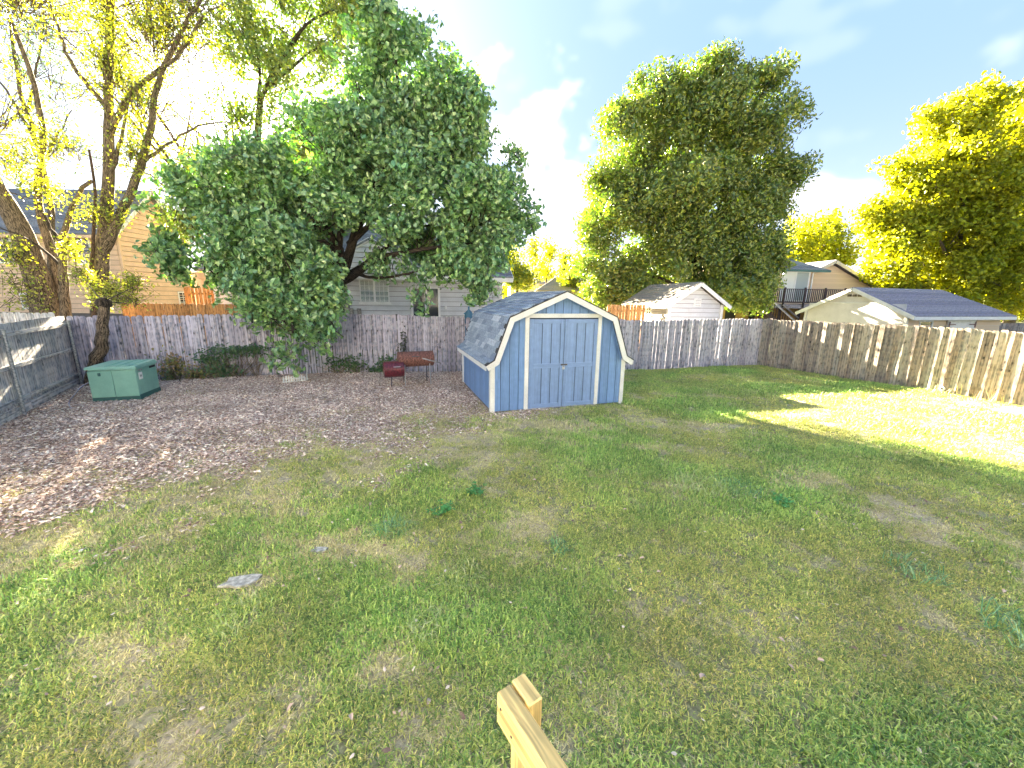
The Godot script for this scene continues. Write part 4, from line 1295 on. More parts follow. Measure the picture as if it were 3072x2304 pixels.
# ---------------------------------------------------------------- houses beyond
func peach_house() -> void:
	var t := thing("peach_house", Vector3(-22.8, 0, -23.8), 0.0, "peach sided two storey house behind the left trees", "house")
	var ux := Vector3.RIGHT
	var w := 13.0
	var h := 5.75
	solid(t, "wall", Vector3(0, 0, -0.03), ux, PackedVector2Array([Vector2(-w, 0), Vector2(0, 0), Vector2(0, h), Vector2(-w, h)]), 4.62, M.joint)
	lap(t, Vector3(0, 0, 0), ux, PackedVector2Array([Vector2(-w, 1.2), Vector2(-0.11, 1.2), Vector2(-0.11, h), Vector2(-w, h)]), 0.28, M.peach)
	# gable end
	var gux := Vector3(0, 0, -1)
	var go := Vector3(0, 0, -0.03)
	var gp := PackedVector2Array([Vector2(0.0, 0.6), Vector2(4.65, 0.6), Vector2(4.65, h + 0.1), Vector2(2.42, 8.35), Vector2(0.0, h + 0.1)])
	solid(t, "gable_wall", go, gux, gp, 0.3, M.joint)
	lap(t, go, gux, PackedVector2Array([Vector2(0.1, 0.9), Vector2(4.65, 0.9), Vector2(4.65, h + 0.1), Vector2(2.42, 8.3), Vector2(0.1, h + 0.1)]), 0.28, M.peach)
	var ct := MB.new()
	ct.cbox(Vector3(-0.03, 3.2, -0.06), Vector3(0.14, 5.1, 0.14), 0.01)
	pm(t, "corner_trim", ct, M.peach[1])
	window_at(t, Vector3(-2.05, 4.85, 0.02), ux, 0.78, 1.55, 2, 4, M.whiteplain, M.glass, 0.09, 0.06, 0.03)
	window_at(t, Vector3(-5.9, 1.85, 0.02), ux, 0.75, 0.75, 2, 2, M.whiteplain, M.glass, 0.09, 0.06, 0.03)
	window_at(t, Vector3(-6.6, 4.85, 0.02), ux, 0.78, 1.55, 2, 4, M.whiteplain, M.glass, 0.09, 0.06, 0.03)
	window_at(t, Vector3(0.02, 1.85, -3.9), gux, 0.62, 1.25, 2, 4, M.whiteplain, M.glass, 0.08, 0.06, 0.03)
	var vt := MB.new()
	vt.cbox(Vector3(0.03, 5.3, -3.4), Vector3(0.05, 0.85, 0.75), 0.01)
	pm(t, "shuttered_vent", vt, M.peach[0])
	roof_plane(t, Vector3(-w - 0.3, h - 0.12, 0.45), Vector3(0.3, h - 0.12, 0.45), Vector3(0.3, 8.62, -2.45), Vector3(-w - 0.3, 8.62, -2.45), 16, M.roof_grey, 0.12)
	roof_plane(t, Vector3(0.3, h - 0.12, -5.1), Vector3(-w - 0.3, h - 0.12, -5.1), Vector3(-w - 0.3, 8.62, -2.45), Vector3(0.3, 8.62, -2.45), 4, M.roof_grey, 0.12)
	for q in [[0.45, -2.45], [-5.1, -2.45]]:
		board(t, "rake_board", Vector3(0.315, h - 0.24, q[0]), Vector3(0.315, 8.5, q[1]), 0.2, 0.03, M.whiteplain, Vector3.RIGHT)
	board(t, "eave_board", Vector3(-w, h - 0.25, 0.43), Vector3(0.3, h - 0.25, 0.43), 0.17, 0.03, M.peach[0])
	# the lower wing at the back corner and its pipes
	var wg := MB.new()
	wg.box(Vector3(1.0, 1.9, -6.4), Vector3(2.2, 3.8, 2.6))
	pm(t, "wing_wall", wg, M.peach[1])
	var bb := MB.new()
	bb.box(Vector3(0.9, 3.7, -5.05), Vector3(1.7, 0.45, 0.3))
	pm(t, "bay", bb, M.peach[0])
	var vp := MB.new()
	vp.tube(PackedVector3Array([Vector3(-9.4, 8.2, -1.6), Vector3(-9.4, 9.0, -1.6)]), PackedFloat32Array([0.1, 0.1]), 8)
	pm(t, "vent_pipe", vp, M.galv)
	var vb := MB.new()
	vb.cbox(Vector3(-9.0, 8.25, -1.5), Vector3(0.5, 0.3, 0.5))
	pm(t, "roof_vent", vb, M.galv)

func blue_house() -> void:
	var t := thing("pale_house", Vector3(-0.58, 0, -20.0), 0.229, "pale blue grey sided house behind the big leafy tree", "house")
	var ux := Vector3.RIGHT
	var h := 3.45
	var w := 12.5
	solid(t, "wall", Vector3(0, 0, -0.03), ux, PackedVector2Array([Vector2(-w, -0.3), Vector2(0, -0.3), Vector2(0, h), Vector2(-w, h)]), 7.0, M.joint)
	lap(t, Vector3.ZERO, ux, PackedVector2Array([Vector2(-w, 0.9), Vector2(-0.12, 0.9), Vector2(-0.12, h - 0.02), Vector2(-w, h - 0.02)]), 0.22, M.paleblue)
	lap(t, Vector3(0.0, 0, -0.05), Vector3(0, 0, -1), PackedVector2Array([Vector2(0.1, 0.9), Vector2(6.9, 0.9), Vector2(6.9, h - 0.02), Vector2(0.1, h - 0.02)]), 0.22, M.cream)
	var ct := MB.new()
	ct.cbox(Vector3(-0.04, 1.9, -0.03), Vector3(0.16, 3.0, 0.16), 0.01)
	pm(t, "corner_trim", ct, M.white)
	# roof with its front slope, and a cross gable over the window
	var e := h - 0.05
	roof_plane(t, Vector3(-w - 0.4, e, 0.5), Vector3(0.45, e, 0.5), Vector3(0.45, 6.0, -3.5), Vector3(-w - 0.4, 6.0, -3.5), 20, M.roof_grey, 0.1)
	roof_plane(t, Vector3(0.45, e, -7.5), Vector3(-w - 0.4, e, -7.5), Vector3(-w - 0.4, 6.0, -3.5), Vector3(0.45, 6.0, -3.5), 4, M.roof_grey, 0.1)
	var gw := PackedVector2Array([Vector2(0.0, 0.9), Vector2(6.9, 0.9), Vector2(6.9, e), Vector2(3.45, 5.8), Vector2(0.0, e)])
	solid(t, "gable_wall", Vector3(-0.02, 0, -0.05), Vector3(0, 0, -1), gw, 0.2, M.cream[0])
	board(t, "eave_board", Vector3(-w, e - 0.13, 0.49), Vector3(0.45, e - 0.13, 0.49), 0.2, 0.03, M.white)
	board(t, "rake_board", Vector3(0.465, e - 0.11, 0.5), Vector3(0.465, 5.88, -3.5), 0.18, 0.03, M.white, Vector3.RIGHT)
	var gx := -6.0
	var cg := PackedVector2Array([Vector2(-2.4, h - 0.02), Vector2(2.4, h - 0.02), Vector2(0, h + 1.35)])
	solid(t, "cross_gable", Vector3(gx, 0, 0.52), ux, cg, 2.5, M.joint)
	lap(t, Vector3(gx, 0, 0.53), ux, cg, 0.22, M.paleblue)
	for s in [-1, 1]: board(t, "gable_trim", Vector3(gx + s * 2.6, h - 0.1, 0.58), Vector3(gx, h + 1.42, 0.58), 0.16, 0.03, M.white)
	roof_plane(t, Vector3(gx - 2.7, h - 0.12, -2.5), Vector3(gx - 2.7, h - 0.12, 0.62), Vector3(gx, h + 1.46, 0.62), Vector3(gx, h + 1.46, -2.5), 6, M.roof_grey, 0.06)
	roof_plane(t, Vector3(gx + 2.7, h - 0.12, 0.62), Vector3(gx + 2.7, h - 0.12, -2.5), Vector3(gx, h + 1.46, -2.5), Vector3(gx, h + 1.46, 0.62), 6, M.roof_grey, 0.06)
	# the double window: blinds above, curtains below
	for s in [-1, 1]:
		var cx: float = -5.985 + s * 0.32
		var bl := MB.new()
		bl.box(Vector3(cx, 2.88, 0.032), Vector3(0.56, 0.46, 0.01))
		pm(t, "blind", bl, M.blind)
		var cu := MB.new()
		for k in 7: cu.box(Vector3(cx - 0.24 + k * 0.08, 2.41, 0.03 + 0.008 * (k % 2)), Vector3(0.078, 0.47, 0.01))
		pm(t, "curtain", cu, M.curtain)
		window_at(t, Vector3(cx, 2.65, 0.03), ux, 0.56, 0.94, 3, 4, M.white, M.glasspane, 0.045, 0.05, 0.016)
	for q in [[-5.985, 3.2, 1.42, 0.09], [-5.985, 2.1, 1.42, 0.09]]:
		board(t, "window_trim", Vector3(q[0] - q[2] * 0.5, q[1], 0.05), Vector3(q[0] + q[2] * 0.5, q[1], 0.05), q[3], 0.04, M.white)
	# sliding glass door
	var dr := MB.new()
	for q in [-4.32, -3.69, -3.06]: dr.cbox(Vector3(q, 2.15, 0.055), Vector3(0.1, 1.42, 0.06), 0.006)
	for q in [1.46, 2.86]: dr.cbox(Vector3(-3.69, q, 0.052), Vector3(1.16, 0.11, 0.055), 0.006)
	var sd := pm(t, "sliding_door", dr, M.white)
	for q in [-4.005, -3.375]:
		var pn := MB.new()
		pn.box(Vector3(q, 2.16, 0.045), Vector3(0.53, 1.29, 0.012))
		pm(sd, "pane", pn, M.glass)
	# meter boxes and pipes by the window
	for q in [[-7.25, 2.1, 0.3, 0.45], [-7.05, 1.72, 0.2, 0.3], [-6.7, 1.74, 0.18, 0.26]]:
		var mb := MB.new()
		mb.cbox(Vector3(q[0], q[1], 0.09), Vector3(q[2], q[3], 0.13), 0.01)
		pm(t, "meter_box", mb, M.concrete)
	var lt := MB.new()
	lt.cbox(Vector3(-2.75, 1.95, 0.06), Vector3(0.1, 0.14, 0.08), 0.01)
	pm(t, "outlet_cover", lt, M.white)
	var vp := MB.new()
	vp.rod(Vector3(-5.05, 1.3, 0.2), Vector3(-5.05, 1.62, 0.2), 0.045, 8)
	pm(t, "vent_pipe", vp, M.iron)

func white_shed() -> void:
	var t := thing("white_shed", Vector3(7.05, 0, -18.1), 0.17, "small white sided shed with tan shingles behind the back fence", "shed")
	var ux := Vector3.RIGHT
	var h := 2.28
	var w := 2.62
	var ap := 3.12
	var d := 4.1
	var gp := PackedVector2Array([Vector2(0, -0.4), Vector2(w, -0.4), Vector2(w, h), Vector2(w * 0.5, ap), Vector2(0, h)])
	solid(t, "wall", Vector3(0, 0, -0.03), ux, gp, d - 0.06, M.joint)
	lap(t, Vector3.ZERO, ux, PackedVector2Array([Vector2(0.09, 0.9), Vector2(w - 0.09, 0.9), Vector2(w - 0.09, h), Vector2(w * 0.5, ap - 0.05), Vector2(0.09, h)]), 0.2, [M.paleblue[0], M.paleblue[1]])
	lap(t, Vector3(0, 0, -d), Vector3(0, 0, 1), PackedVector2Array([Vector2(0.09, 0.9), Vector2(d - 0.1, 0.9), Vector2(d - 0.1, h - 0.02), Vector2(0.09, h - 0.02)]), 0.2, M.cream)
	for x in [0.0, w]:
		var mb := MB.new()
		mb.cbox(Vector3(x, 1.1, -0.01), Vector3(0.14, 2.3, 0.14), 0.01)
		pm(t, "corner_trim", mb, M.white)
	var pt := 0.04
	roof_plane(t, Vector3(-0.3, h - 0.06, -d - 0.2), Vector3(-0.3, h - 0.06, 0.25), Vector3(w * 0.5, ap + 0.13, 0.25), Vector3(w * 0.5, ap + 0.13, -d - 0.2), 9, M.roof_tan, 0.06)
	roof_plane(t, Vector3(w + 0.3, h - 0.06, 0.25), Vector3(w + 0.3, h - 0.06, -d - 0.2), Vector3(w * 0.5, ap + 0.13, -d - 0.2), Vector3(w * 0.5, ap + 0.13, 0.25), 9, M.roof_tan, 0.06)
	for s in [-1, 1]:
		board(t, "rake_board", Vector3(w * 0.5 + s * (w * 0.5 + 0.3), h - 0.17, 0.262), Vector3(w * 0.5, ap + 0.03, 0.262), 0.16, 0.03, M.white)
	board(t, "eave_board", Vector3(-0.305, h - 0.15, -d - 0.2), Vector3(-0.305, h - 0.15, 0.24), 0.15, 0.025, M.white, Vector3.LEFT)
	window_at(t, Vector3(-0.02, 1.9, -1.75), Vector3(0, 0, 1), 0.42, 0.40, 2, 2, M.white, M.glass, 0.09, 0.05, 0.035)
	var vf := MB.new()
	vf.cbox(Vector3(1.35, 2.34, 0.04), Vector3(0.34, 0.36, 0.05), 0.008)
	var vent := pm(t, "gable_vent", vf, M.white)
	for k in 4:
		var s := MB.new()
		s.box(Vector3(1.35, 2.22 + k * 0.075, 0.072), Vector3(0.24, 0.012, 0.02), Basis(Vector3.RIGHT, 0.6))
		pm(vent, "slat", s, M.fence_pale[0])

func garage() -> void:
	var t := thing("garage", Vector3(19.73, 0, -20.0), 0.30, "pale garage with dark shingle roof beyond the right fence", "garage")
	var ux := Vector3.RIGHT
	var h := 1.95
	var gw := 5.1
	var ap := 3.15
	var ln := 7.9
	# gable end faces left
	var gu := Vector3(0, 0, 1)
	var go := Vector3(0, 0, -gw)
	var gp := PackedVector2Array([Vector2(0, -0.8), Vector2(gw, -0.8), Vector2(gw, h), Vector2(gw * 0.5, ap), Vector2(0, h)])
	solid(t, "wall", go, gu, gp, ln, M.garage)
	var lo := MB.new()
	lo.box(Vector3(-0.012, 1.55, -gw * 0.5), Vector3(0.03, 1.7, gw - 0.24))
	pm(t, "wall_panel", lo, M.garage)
	board(t, "band_board", Vector3(-0.03, 2.43, -gw + 0.9), Vector3(-0.03, 2.43, -0.9), 0.07, 0.03, M.white, Vector3.LEFT)
	for z in [-gw, 0.0]:
		var mb := MB.new()
		mb.cbox(Vector3(-0.01, 0.9, z), Vector3(0.13, 2.1, 0.13), 0.01)
		pm(t, "corner_trim", mb, M.white)
	for k in 3:
		var mb := MB.new()
		mb.cbox(Vector3(-0.03, 2.82, -gw * 0.5 - 0.26 + k * 0.26), Vector3(0.05, 0.13, 0.19), 0.006)
		pm(t, "gable_vent", mb, M.fence_warm[3])
	var e := h - 0.12
	roof_plane(t, Vector3(-0.3, e, 0.4), Vector3(8.3, e, 0.4), Vector3(8.3 - 1.0, ap + 0.12, -gw * 0.5), Vector3(-0.3, ap + 0.12, -gw * 0.5), 13, M.roof_purple, 0.07)
	roof_plane(t, Vector3(8.3, e, -gw - 0.4), Vector3(-0.3, e, -gw - 0.4), Vector3(-0.3, ap + 0.12, -gw * 0.5), Vector3(8.3 - 1.0, ap + 0.12, -gw * 0.5), 13, M.roof_purple, 0.07)
	board(t, "rake_board", Vector3(-0.31, e - 0.1, 0.45), Vector3(-0.31, ap + 0.02, -gw * 0.5), 0.19, 0.03, M.white, Vector3.LEFT)
	board(t, "rake_board", Vector3(-0.31, e - 0.1, -gw - 0.45), Vector3(-0.31, ap + 0.02, -gw * 0.5), 0.19, 0.03, M.white, Vector3.LEFT)
	board(t, "eave_board", Vector3(-0.3, e - 0.11, 0.42), Vector3(8.3, e - 0.11, 0.42), 0.17, 0.03, M.white)
	lap(t, Vector3(0, 0, 0.005), ux, PackedVector2Array([Vector2(0.08, 0.4), Vector2(ln, 0.4), Vector2(ln, h - 0.14), Vector2(0.08, h - 0.14)]), 0.3, M.tanwall)
	window_at(t, Vector3(1.45, 1.25, 0.02), ux, 0.9, 0.55, 1, 1, M.white, M.glass, 0.08, 0.06)
	var dd := MB.new()
	dd.box(Vector3(4.35, 0.75, 0.06), Vector3(2.3, 1.8, 0.05))
	var door := pm(t, "door", dd, M.white)
	for q in [3.75, 4.95]: board(door, "batten", Vector3(q, -0.1, 0.092), Vector3(q, 1.3, 0.092), 0.1, 0.02, M.white)
	board(door, "batten", Vector3(3.25, 1.52, 0.092), Vector3(5.45, 1.52, 0.092), 0.12, 0.02, M.white)
	for s in [-1, 1]:
		var hg := MB.new()
		hg.box(Vector3(4.35 + s * 0.85, 1.38, 0.115), Vector3(0.5, 0.05, 0.02))
		hg.box(Vector3(4.35 + s * 1.1, 1.38, 0.118), Vector3(0.07, 0.3, 0.02))
		pm(door, "strap_hinge", hg, M.maroon)
	for q in [3.12, 5.58]: board(t, "door_trim", Vector3(q, -0.4, 0.06), Vector3(q, 1.72, 0.06), 0.09, 0.04, M.fence_warm[2])

func deck_house() -> void:
	var t := thing("deck_house", Vector3(22.0, 0, -30.0), 0.1, "tan two storey house with sliding door above the dark deck", "house")
	var ux := Vector3.RIGHT
	# tall part on the left, with a hip roof
	solid(t, "wall", Vector3(-5.0, 0, 0), ux, PackedVector2Array([Vector2(-2.2, -0.8), Vector2(5.05, -0.8), Vector2(5.05, 4.75), Vector2(-2.2, 4.75)]), 5.0, M.tanwall[0])
	lap(t, Vector3(-5.0, 0, 0.01), ux, PackedVector2Array([Vector2(-2.2, 2.5), Vector2(5.0, 2.5), Vector2(5.0, 4.7), Vector2(-2.2, 4.7)]), 0.2, M.tanwall)
	var lw := MB.new()
	lw.box(Vector3(-4.0, 0.8, 0.03), Vector3(8.1, 2.8, 0.05))
	pm(t, "lower_wall", lw, M.ochre)
	for q in [[-6.1, 0.8], [-4.4, 0.5]]:
		var od := MB.new()
		od.box(Vector3(q[0], 1.0, 0.07), Vector3(q[1], 2.0, 0.04))
		pm(t, "doorway", od, M.dark)
	roof_plane(t, Vector3(-7.6, 4.7, 0.6), Vector3(0.75, 4.7, 0.6), Vector3(-1.9, 6.1, -2.4), Vector3(-5.0, 6.1, -2.4), 8, M.roof_grey, 0.12)
	roof_plane(t, Vector3(0.75, 4.7, 0.6), Vector3(0.75, 4.7, -5.4), Vector3(-1.9, 6.1, -2.5), Vector3(-1.9, 6.1, -2.4), 8, M.roof_grey, 0.12)
	board(t, "gutter", Vector3(-7.6, 4.62, 0.64), Vector3(0.75, 4.62, 0.64), 0.14, 0.1, M.green_dark)
	# sliding door
	var dr := MB.new()
	for q in [-2.45, -1.4, -0.35]: dr.cbox(Vector3(q, 3.55, 0.08), Vector3(0.1, 2.2, 0.08), 0.008)
	for q in [2.5, 4.6]: dr.cbox(Vector3(-1.4, q, 0.078), Vector3(2.0, 0.1, 0.075), 0.008)
	var sd := pm(t, "sliding_door", dr, M.white)
	for q in [-1.925, -0.875]:
		var pn := MB.new()
		pn.box(Vector3(q, 3.55, 0.075), Vector3(0.95, 2.0, 0.012))
		pm(sd, "pane", pn, M.blind if q < -1.5 else M.curtain)
	var dp := MB.new()
	dp.rod(Vector3(-0.1, 2.4, 0.1), Vector3(-0.1, 4.55, 0.1), 0.06, 8)
	pm(t, "downspout", dp, M.white)
	# gabled part on the right
	var go := Vector3(0.05, 0, -0.9)
	var gp := PackedVector2Array([Vector2(0, -0.8), Vector2(5.7, -0.8), Vector2(5.7, 3.65), Vector2(2.1, 5.3), Vector2(0, 4.35)])
	solid(t, "gable_wall", go, ux, gp, 8.0, M.tanwall[1])
	lap(t, go + Vector3(0, 0, 0.01), ux, PackedVector2Array([Vector2(0, 2.3), Vector2(5.7, 2.3), Vector2(5.7, 3.65), Vector2(2.1, 5.25), Vector2(0, 4.3)]), 0.17, M.tanwall)
	board(t, "rake_board", go + Vector3(-0.1, 4.36, 0.4), go + Vector3(2.1, 5.42, 0.4), 0.22, 0.05, M.cream[0])
	board(t, "rake_board", go + Vector3(6.3, 3.45, 0.4), go + Vector3(2.1, 5.42, 0.4), 0.22, 0.05, M.cream[0])
	var r := roof_plane(t, go + Vector3(6.4, 3.5, 0.42), go + Vector3(6.4, 3.5, -8.5), go + Vector3(2.1, 5.55, -8.5), go + Vector3(2.1, 5.55, 0.42), 11, M.roof_purple, 0.08)
	roof_plane(t, go + Vector3(-0.2, 4.42, -8.5), go + Vector3(-0.2, 4.42, 0.42), go + Vector3(2.1, 5.55, 0.42), go + Vector3(2.1, 5.55, -8.5), 6, M.roof_purple, 0.08)
	for k in 4:
		var mb := MB.new()
		mb.cbox(go + Vector3(2.6, 5.42, -1.6 - k * 1.9), Vector3(0.4, 0.22, 0.45))
		pm(r, "ridge_vent", mb, M.dark)
	# the raised deck stands in front of the house
	var dk := thing("raised_deck", Vector3(17.0, 0, -27.6), 0.1, "dark brown raised deck with railing and stairs behind the garage", "deck")
	var fl := 2.28
	var ln := 8.6
	for k in 18:
		board(dk, "deck_board", Vector3(0, fl, -k * 0.145), Vector3(ln, fl, -k * 0.145), 0.14, 0.03, M.deckgrey, Vector3.UP)
	board(dk, "rim_board", Vector3(0, fl - 0.16, 0.09), Vector3(ln, fl - 0.16, 0.09), 0.24, 0.04, M.deckgrey)
	board(dk, "top_rail", Vector3(0.1, fl + 1.02, 0.05), Vector3(ln, fl + 1.02, 0.05), 0.13, 0.04, M.darkdeck, Vector3.UP)
	board(dk, "bottom_rail", Vector3(0.1, fl + 0.14, 0.05), Vector3(ln, fl + 0.14, 0.05), 0.09, 0.04, M.darkdeck)
	var bm := MB.new()
	bm.cbox(Vector3(0, 0.5, 0), Vector3(0.05, 0.9, 0.04), 0.004)
	var bmesh := bm.mesh()
	var x := 0.2
	while x < ln:
		part(dk, "baluster", bmesh, M.darkdeck, Transform3D(Basis.IDENTITY, Vector3(x, fl + 0.09, 0.1)))
		x += 0.14
	for q in [0.06, 1.5, 3.0, 4.5, 6.0, 7.5]:
		var ps := MB.new()
		ps.cbox(Vector3(q, fl + 0.45, 0.16), Vector3(0.1, 1.35, 0.1))
		pm(dk, "rail_post", ps, M.darkdeck)
		var sp := MB.new()
		sp.cbox(Vector3(q + 0.2, fl * 0.5 - 0.5, -0.3), Vector3(0.13, fl + 0.95, 0.13))
		pm(dk, "support_post", sp, M.darkdeck)
	for q in 4:
		var sk := MB.new()
		sk.box(Vector3(2.4 + q * 1.6, 0.9, -2.3), Vector3(1.5, 1.9, 0.06))
		pm(dk, "skirt_panel", sk, M.cedar2 if q % 2 else M.darkdeck)
	# stairs come down towards the right in front
	for k in 9:
		board(dk, "stair_tread", Vector3(-0.9 + k * 0.27, fl - 0.1 - k * 0.21, 0.3), Vector3(-0.9 + k * 0.27, fl - 0.1 - k * 0.21, 1.25), 0.26, 0.04, M.darkdeck, Vector3.UP)
		board(dk, "stair_riser", Vector3(-1.03 + k * 0.27, fl - 0.2 - k * 0.21, 0.3), Vector3(-1.03 + k * 0.27, fl - 0.2 - k * 0.21, 1.25), 0.17, 0.02, M.darkdeck, Vector3.RIGHT)
	for z in [0.27, 1.28]:
		board(dk, "stringer", Vector3(-1.0, fl - 0.1, z), Vector3(1.5, fl - 2.05, z), 0.28, 0.045, M.darkdeck)
	board(dk, "stair_handrail", Vector3(-0.95, fl + 0.7, 1.32), Vector3(1.6, fl - 1.1, 1.32), 0.1, 0.05, M.fence_pale[0])
	board(dk, "stair_handrail", Vector3(1.4, fl - 0.05, 0.3), Vector3(2.7, fl - 0.95, 0.3), 0.1, 0.05, M.fence_warm[4])
	for k in 14:
		var bx := -0.85 + k * 0.17
		board(dk, "stair_baluster", Vector3(bx, fl - 0.25 - (bx + 0.95) * 0.76, 1.30), Vector3(bx, fl + 0.62 - (bx + 0.95) * 0.705, 1.30), 0.045, 0.04, M.darkdeck)

func far_houses() -> void:
	# hip roofed house far behind the shed
	for q in [[5.3, -46.0, 0.0, 5.2, 3.4, 4.95, "far house with a pale yellow hip roof above the blue shed", M.roof_tan, M.yellow], [2.2, -60.0, 0.1, 6.0, 4.6, 6.0, "far house with a grey violet roof left of the yellow roof", M.roof_purple, M.cream[0]], [10.2, -42.0, 0.0, 4.0, 3.0, 4.2, "far pale house half hidden behind the middle tree", M.roof_tan, M.garage]]:
		var t := thing("far_house", Vector3(q[0], 0, q[1]), q[2], q[6], "house", "houses far behind the yard")
		var w: float = q[3]
		var h: float = q[4]
		var ap: float = q[5]
		var mb := MB.new()
		mb.box(Vector3(0, h * 0.5 - 0.5, -2.5), Vector3(w - 0.8, h + 1.0, 5.0))
		pm(t, "wall", mb, q[8])
		var a := w * 0.5
		roof_plane(t, Vector3(-a, h - 0.05, 0.5), Vector3(a, h - 0.05, 0.5), Vector3(a * 0.12, ap, -2.5), Vector3(-a * 0.12, ap, -2.5), 6, q[7], 0.1)
		roof_plane(t, Vector3(-a, h - 0.05, -5.5), Vector3(-a, h - 0.05, 0.5), Vector3(-a * 0.12, ap, -2.5), Vector3(-a * 0.12, ap, -2.501), 6, q[7], 0.1)
		roof_plane(t, Vector3(a, h - 0.05, 0.5), Vector3(a, h - 0.05, -5.5), Vector3(a * 0.12, ap, -2.501), Vector3(a * 0.12, ap, -2.5), 6, q[7], 0.1)
		window_at(t, Vector3(-w * 0.2, h * 0.6, 0.01), Vector3.RIGHT, 0.9, 1.1, 2, 2, M.whiteplain, M.glass)

# ---------------------------------------------------------------- trees
func trees() -> void:
	var pear_cols := [Color(0.22, 0.38, 0.14), Color(0.30, 0.48, 0.17), Color(0.42, 0.56, 0.25), Color(0.11, 0.24, 0.10), Color(0.27, 0.46, 0.27)]
	var mid_cols := [Color(0.22, 0.29, 0.06), Color(0.30, 0.35, 0.06), Color(0.15, 0.24, 0.06), Color(0.36, 0.38, 0.06)]
	var gold_cols := [Color(0.37, 0.42, 0.03), Color(0.45, 0.48, 0.03), Color(0.27, 0.34, 0.03), Color(0.41, 0.45, 0.03)]
	var map_cols := [Color(0.34, 0.42, 0.10), Color(0.42, 0.49, 0.13), Color(0.20, 0.30, 0.08), Color(0.50, 0.54, 0.18)]
	var grey_cols := [Color(0.10, 0.14, 0.08), Color(0.13, 0.17, 0.09), Color(0.08, 0.12, 0.08)]
	var pc := [cluster(101, 24, 0.30, 0.13, 0.10, pear_cols, 0.5), cluster(102, 24, 0.30, 0.125, 0.095, pear_cols, 0.6), cluster(103, 22, 0.30, 0.135, 0.10, pear_cols, 0.4)]
	var mc := [cluster(111, 20, 0.34, 0.16, 0.085, mid_cols, 0.2), cluster(112, 20, 0.34, 0.16, 0.09, mid_cols, 0.3), cluster(113, 18, 0.34, 0.17, 0.09, mid_cols, 0.2)]
	var gc := [cluster(121, 20, 0.34, 0.16, 0.11, gold_cols, 0.2), cluster(122, 20, 0.34, 0.16, 0.11, gold_cols, 0.3)]
	var ac := [cluster(131, 12, 0.36, 0.075, 0.055, map_cols, 0.1), cluster(132, 11, 0.36, 0.08, 0.055, map_cols, 0.2)]
	var hc := [cluster(141, 16, 0.32, 0.09, 0.045, grey_cols, 0.1), cluster(142, 14, 0.32, 0.09, 0.045, grey_cols, 0.2)]
	# the pear tree
	var o := Vector3(-5.9, 0, -13.0)
	var t := thing("pear_tree", o, 0, "dense dark green tree hanging over the back fence", "tree")
	var L := func(q: Vector3) -> Vector3: return q - o
	limb(t, "trunk", [L.call(Vector3(-5.95, -0.1, -13.0)), L.call(Vector3(-5.80, 1.21, -13.0)), L.call(Vector3(-5.66, 2.29, -13.0)), L.call(Vector3(-5.52, 3.12, -13.0)), L.call(Vector3(-5.54, 3.9, -13.0))], 0.24, 0.17, M.bark_dark, 14)
	for q in [[[Vector3(-5.51, 3.0, -13.0), Vector3(-4.91, 4.43, -13.0), Vector3(-4.44, 5.31, -13.0), Vector3(-3.86, 6.53, -13.0), Vector3(-3.49, 8.04, -13.0), Vector3(-3.46, 9.9, -13.0)], 0.17], [[Vector3(-5.55, 2.85, -13.0), Vector3(-4.92, 3.12, -12.8), Vector3(-4.28, 3.45, -12.5), Vector3(-3.37, 3.67, -12.2), Vector3(-2.16, 3.87, -12.1), Vector3(-1.19, 3.97, -12.1)], 0.14], [[Vector3(-5.54, 3.6, -13.0), Vector3(-5.92, 4.87, -12.8), Vector3(-6.5, 5.53, -12.5), Vector3(-7.62, 5.49, -12.4), Vector3(-8.72, 4.89, -12.2)], 0.15], [[Vector3(-5.56, 3.2, -13.0), Vector3(-5.6, 4.0, -12.4), Vector3(-6.03, 3.57, -11.6), Vector3(-6.04, 2.47, -10.9), Vector3(-5.84, 1.43, -10.5)], 0.07], [[Vector3(-5.2, 4.0, -13.0), Vector3(-3.99, 4.89, -12.8), Vector3(-2.67, 5.68, -12.9), Vector3(-1.46, 6.47, -13.0), Vector3(-0.65, 5.74, -13.0)], 0.10], [[Vector3(-5.54, 3.7, -13.0), Vector3(-5.3, 5.2, -13.1), Vector3(-5.0, 6.6, -13.0), Vector3(-4.2, 8.2, -13.0)], 0.12], [[Vector3(-5.3, 3.1, -13.0), Vector3(-4.6, 3.5, -13.0), Vector3(-3.6, 4.2, -12.9), Vector3(-2.4, 4.6, -12.6)], 0.09], [[Vector3(-5.0, 3.15, -12.85), Vector3(-4.5, 3.0, -12.6), Vector3(-3.7, 3.0, -12.3), Vector3(-2.7, 3.2, -12.1)], 0.06]]:
		var pts := []
		for p in q[0]: pts.append(L.call(p))
		limb(t, "limb", pts, q[1], 0.025, M.bark_dark, 9, 16, 0.015)
	crown(t, clumpy(lobes(PEAR), 3, 5, 0.4, 0.92), pc, M.leaf, 40.0, 1.0, -0.12, 7, M.bark_dark, o, 0.55, 0.3, 0.42, 0.12)
	# the middle tree
	o = Vector3(11.1, 0, -25.5)
	t = thing("middle_tree", o, 0, "tall bushy tree behind the white shed, yellow on its left", "tree")
	limb(t, "trunk", [Vector3(0, -0.4, 0), Vector3(0.1, 3.4, 0), Vector3(0.0, 6.0, 0), Vector3(-0.3, 9.4, 0), Vector3(-0.3, 12.0, 0)], 0.35, 0.06, M.bark_dark, 10)
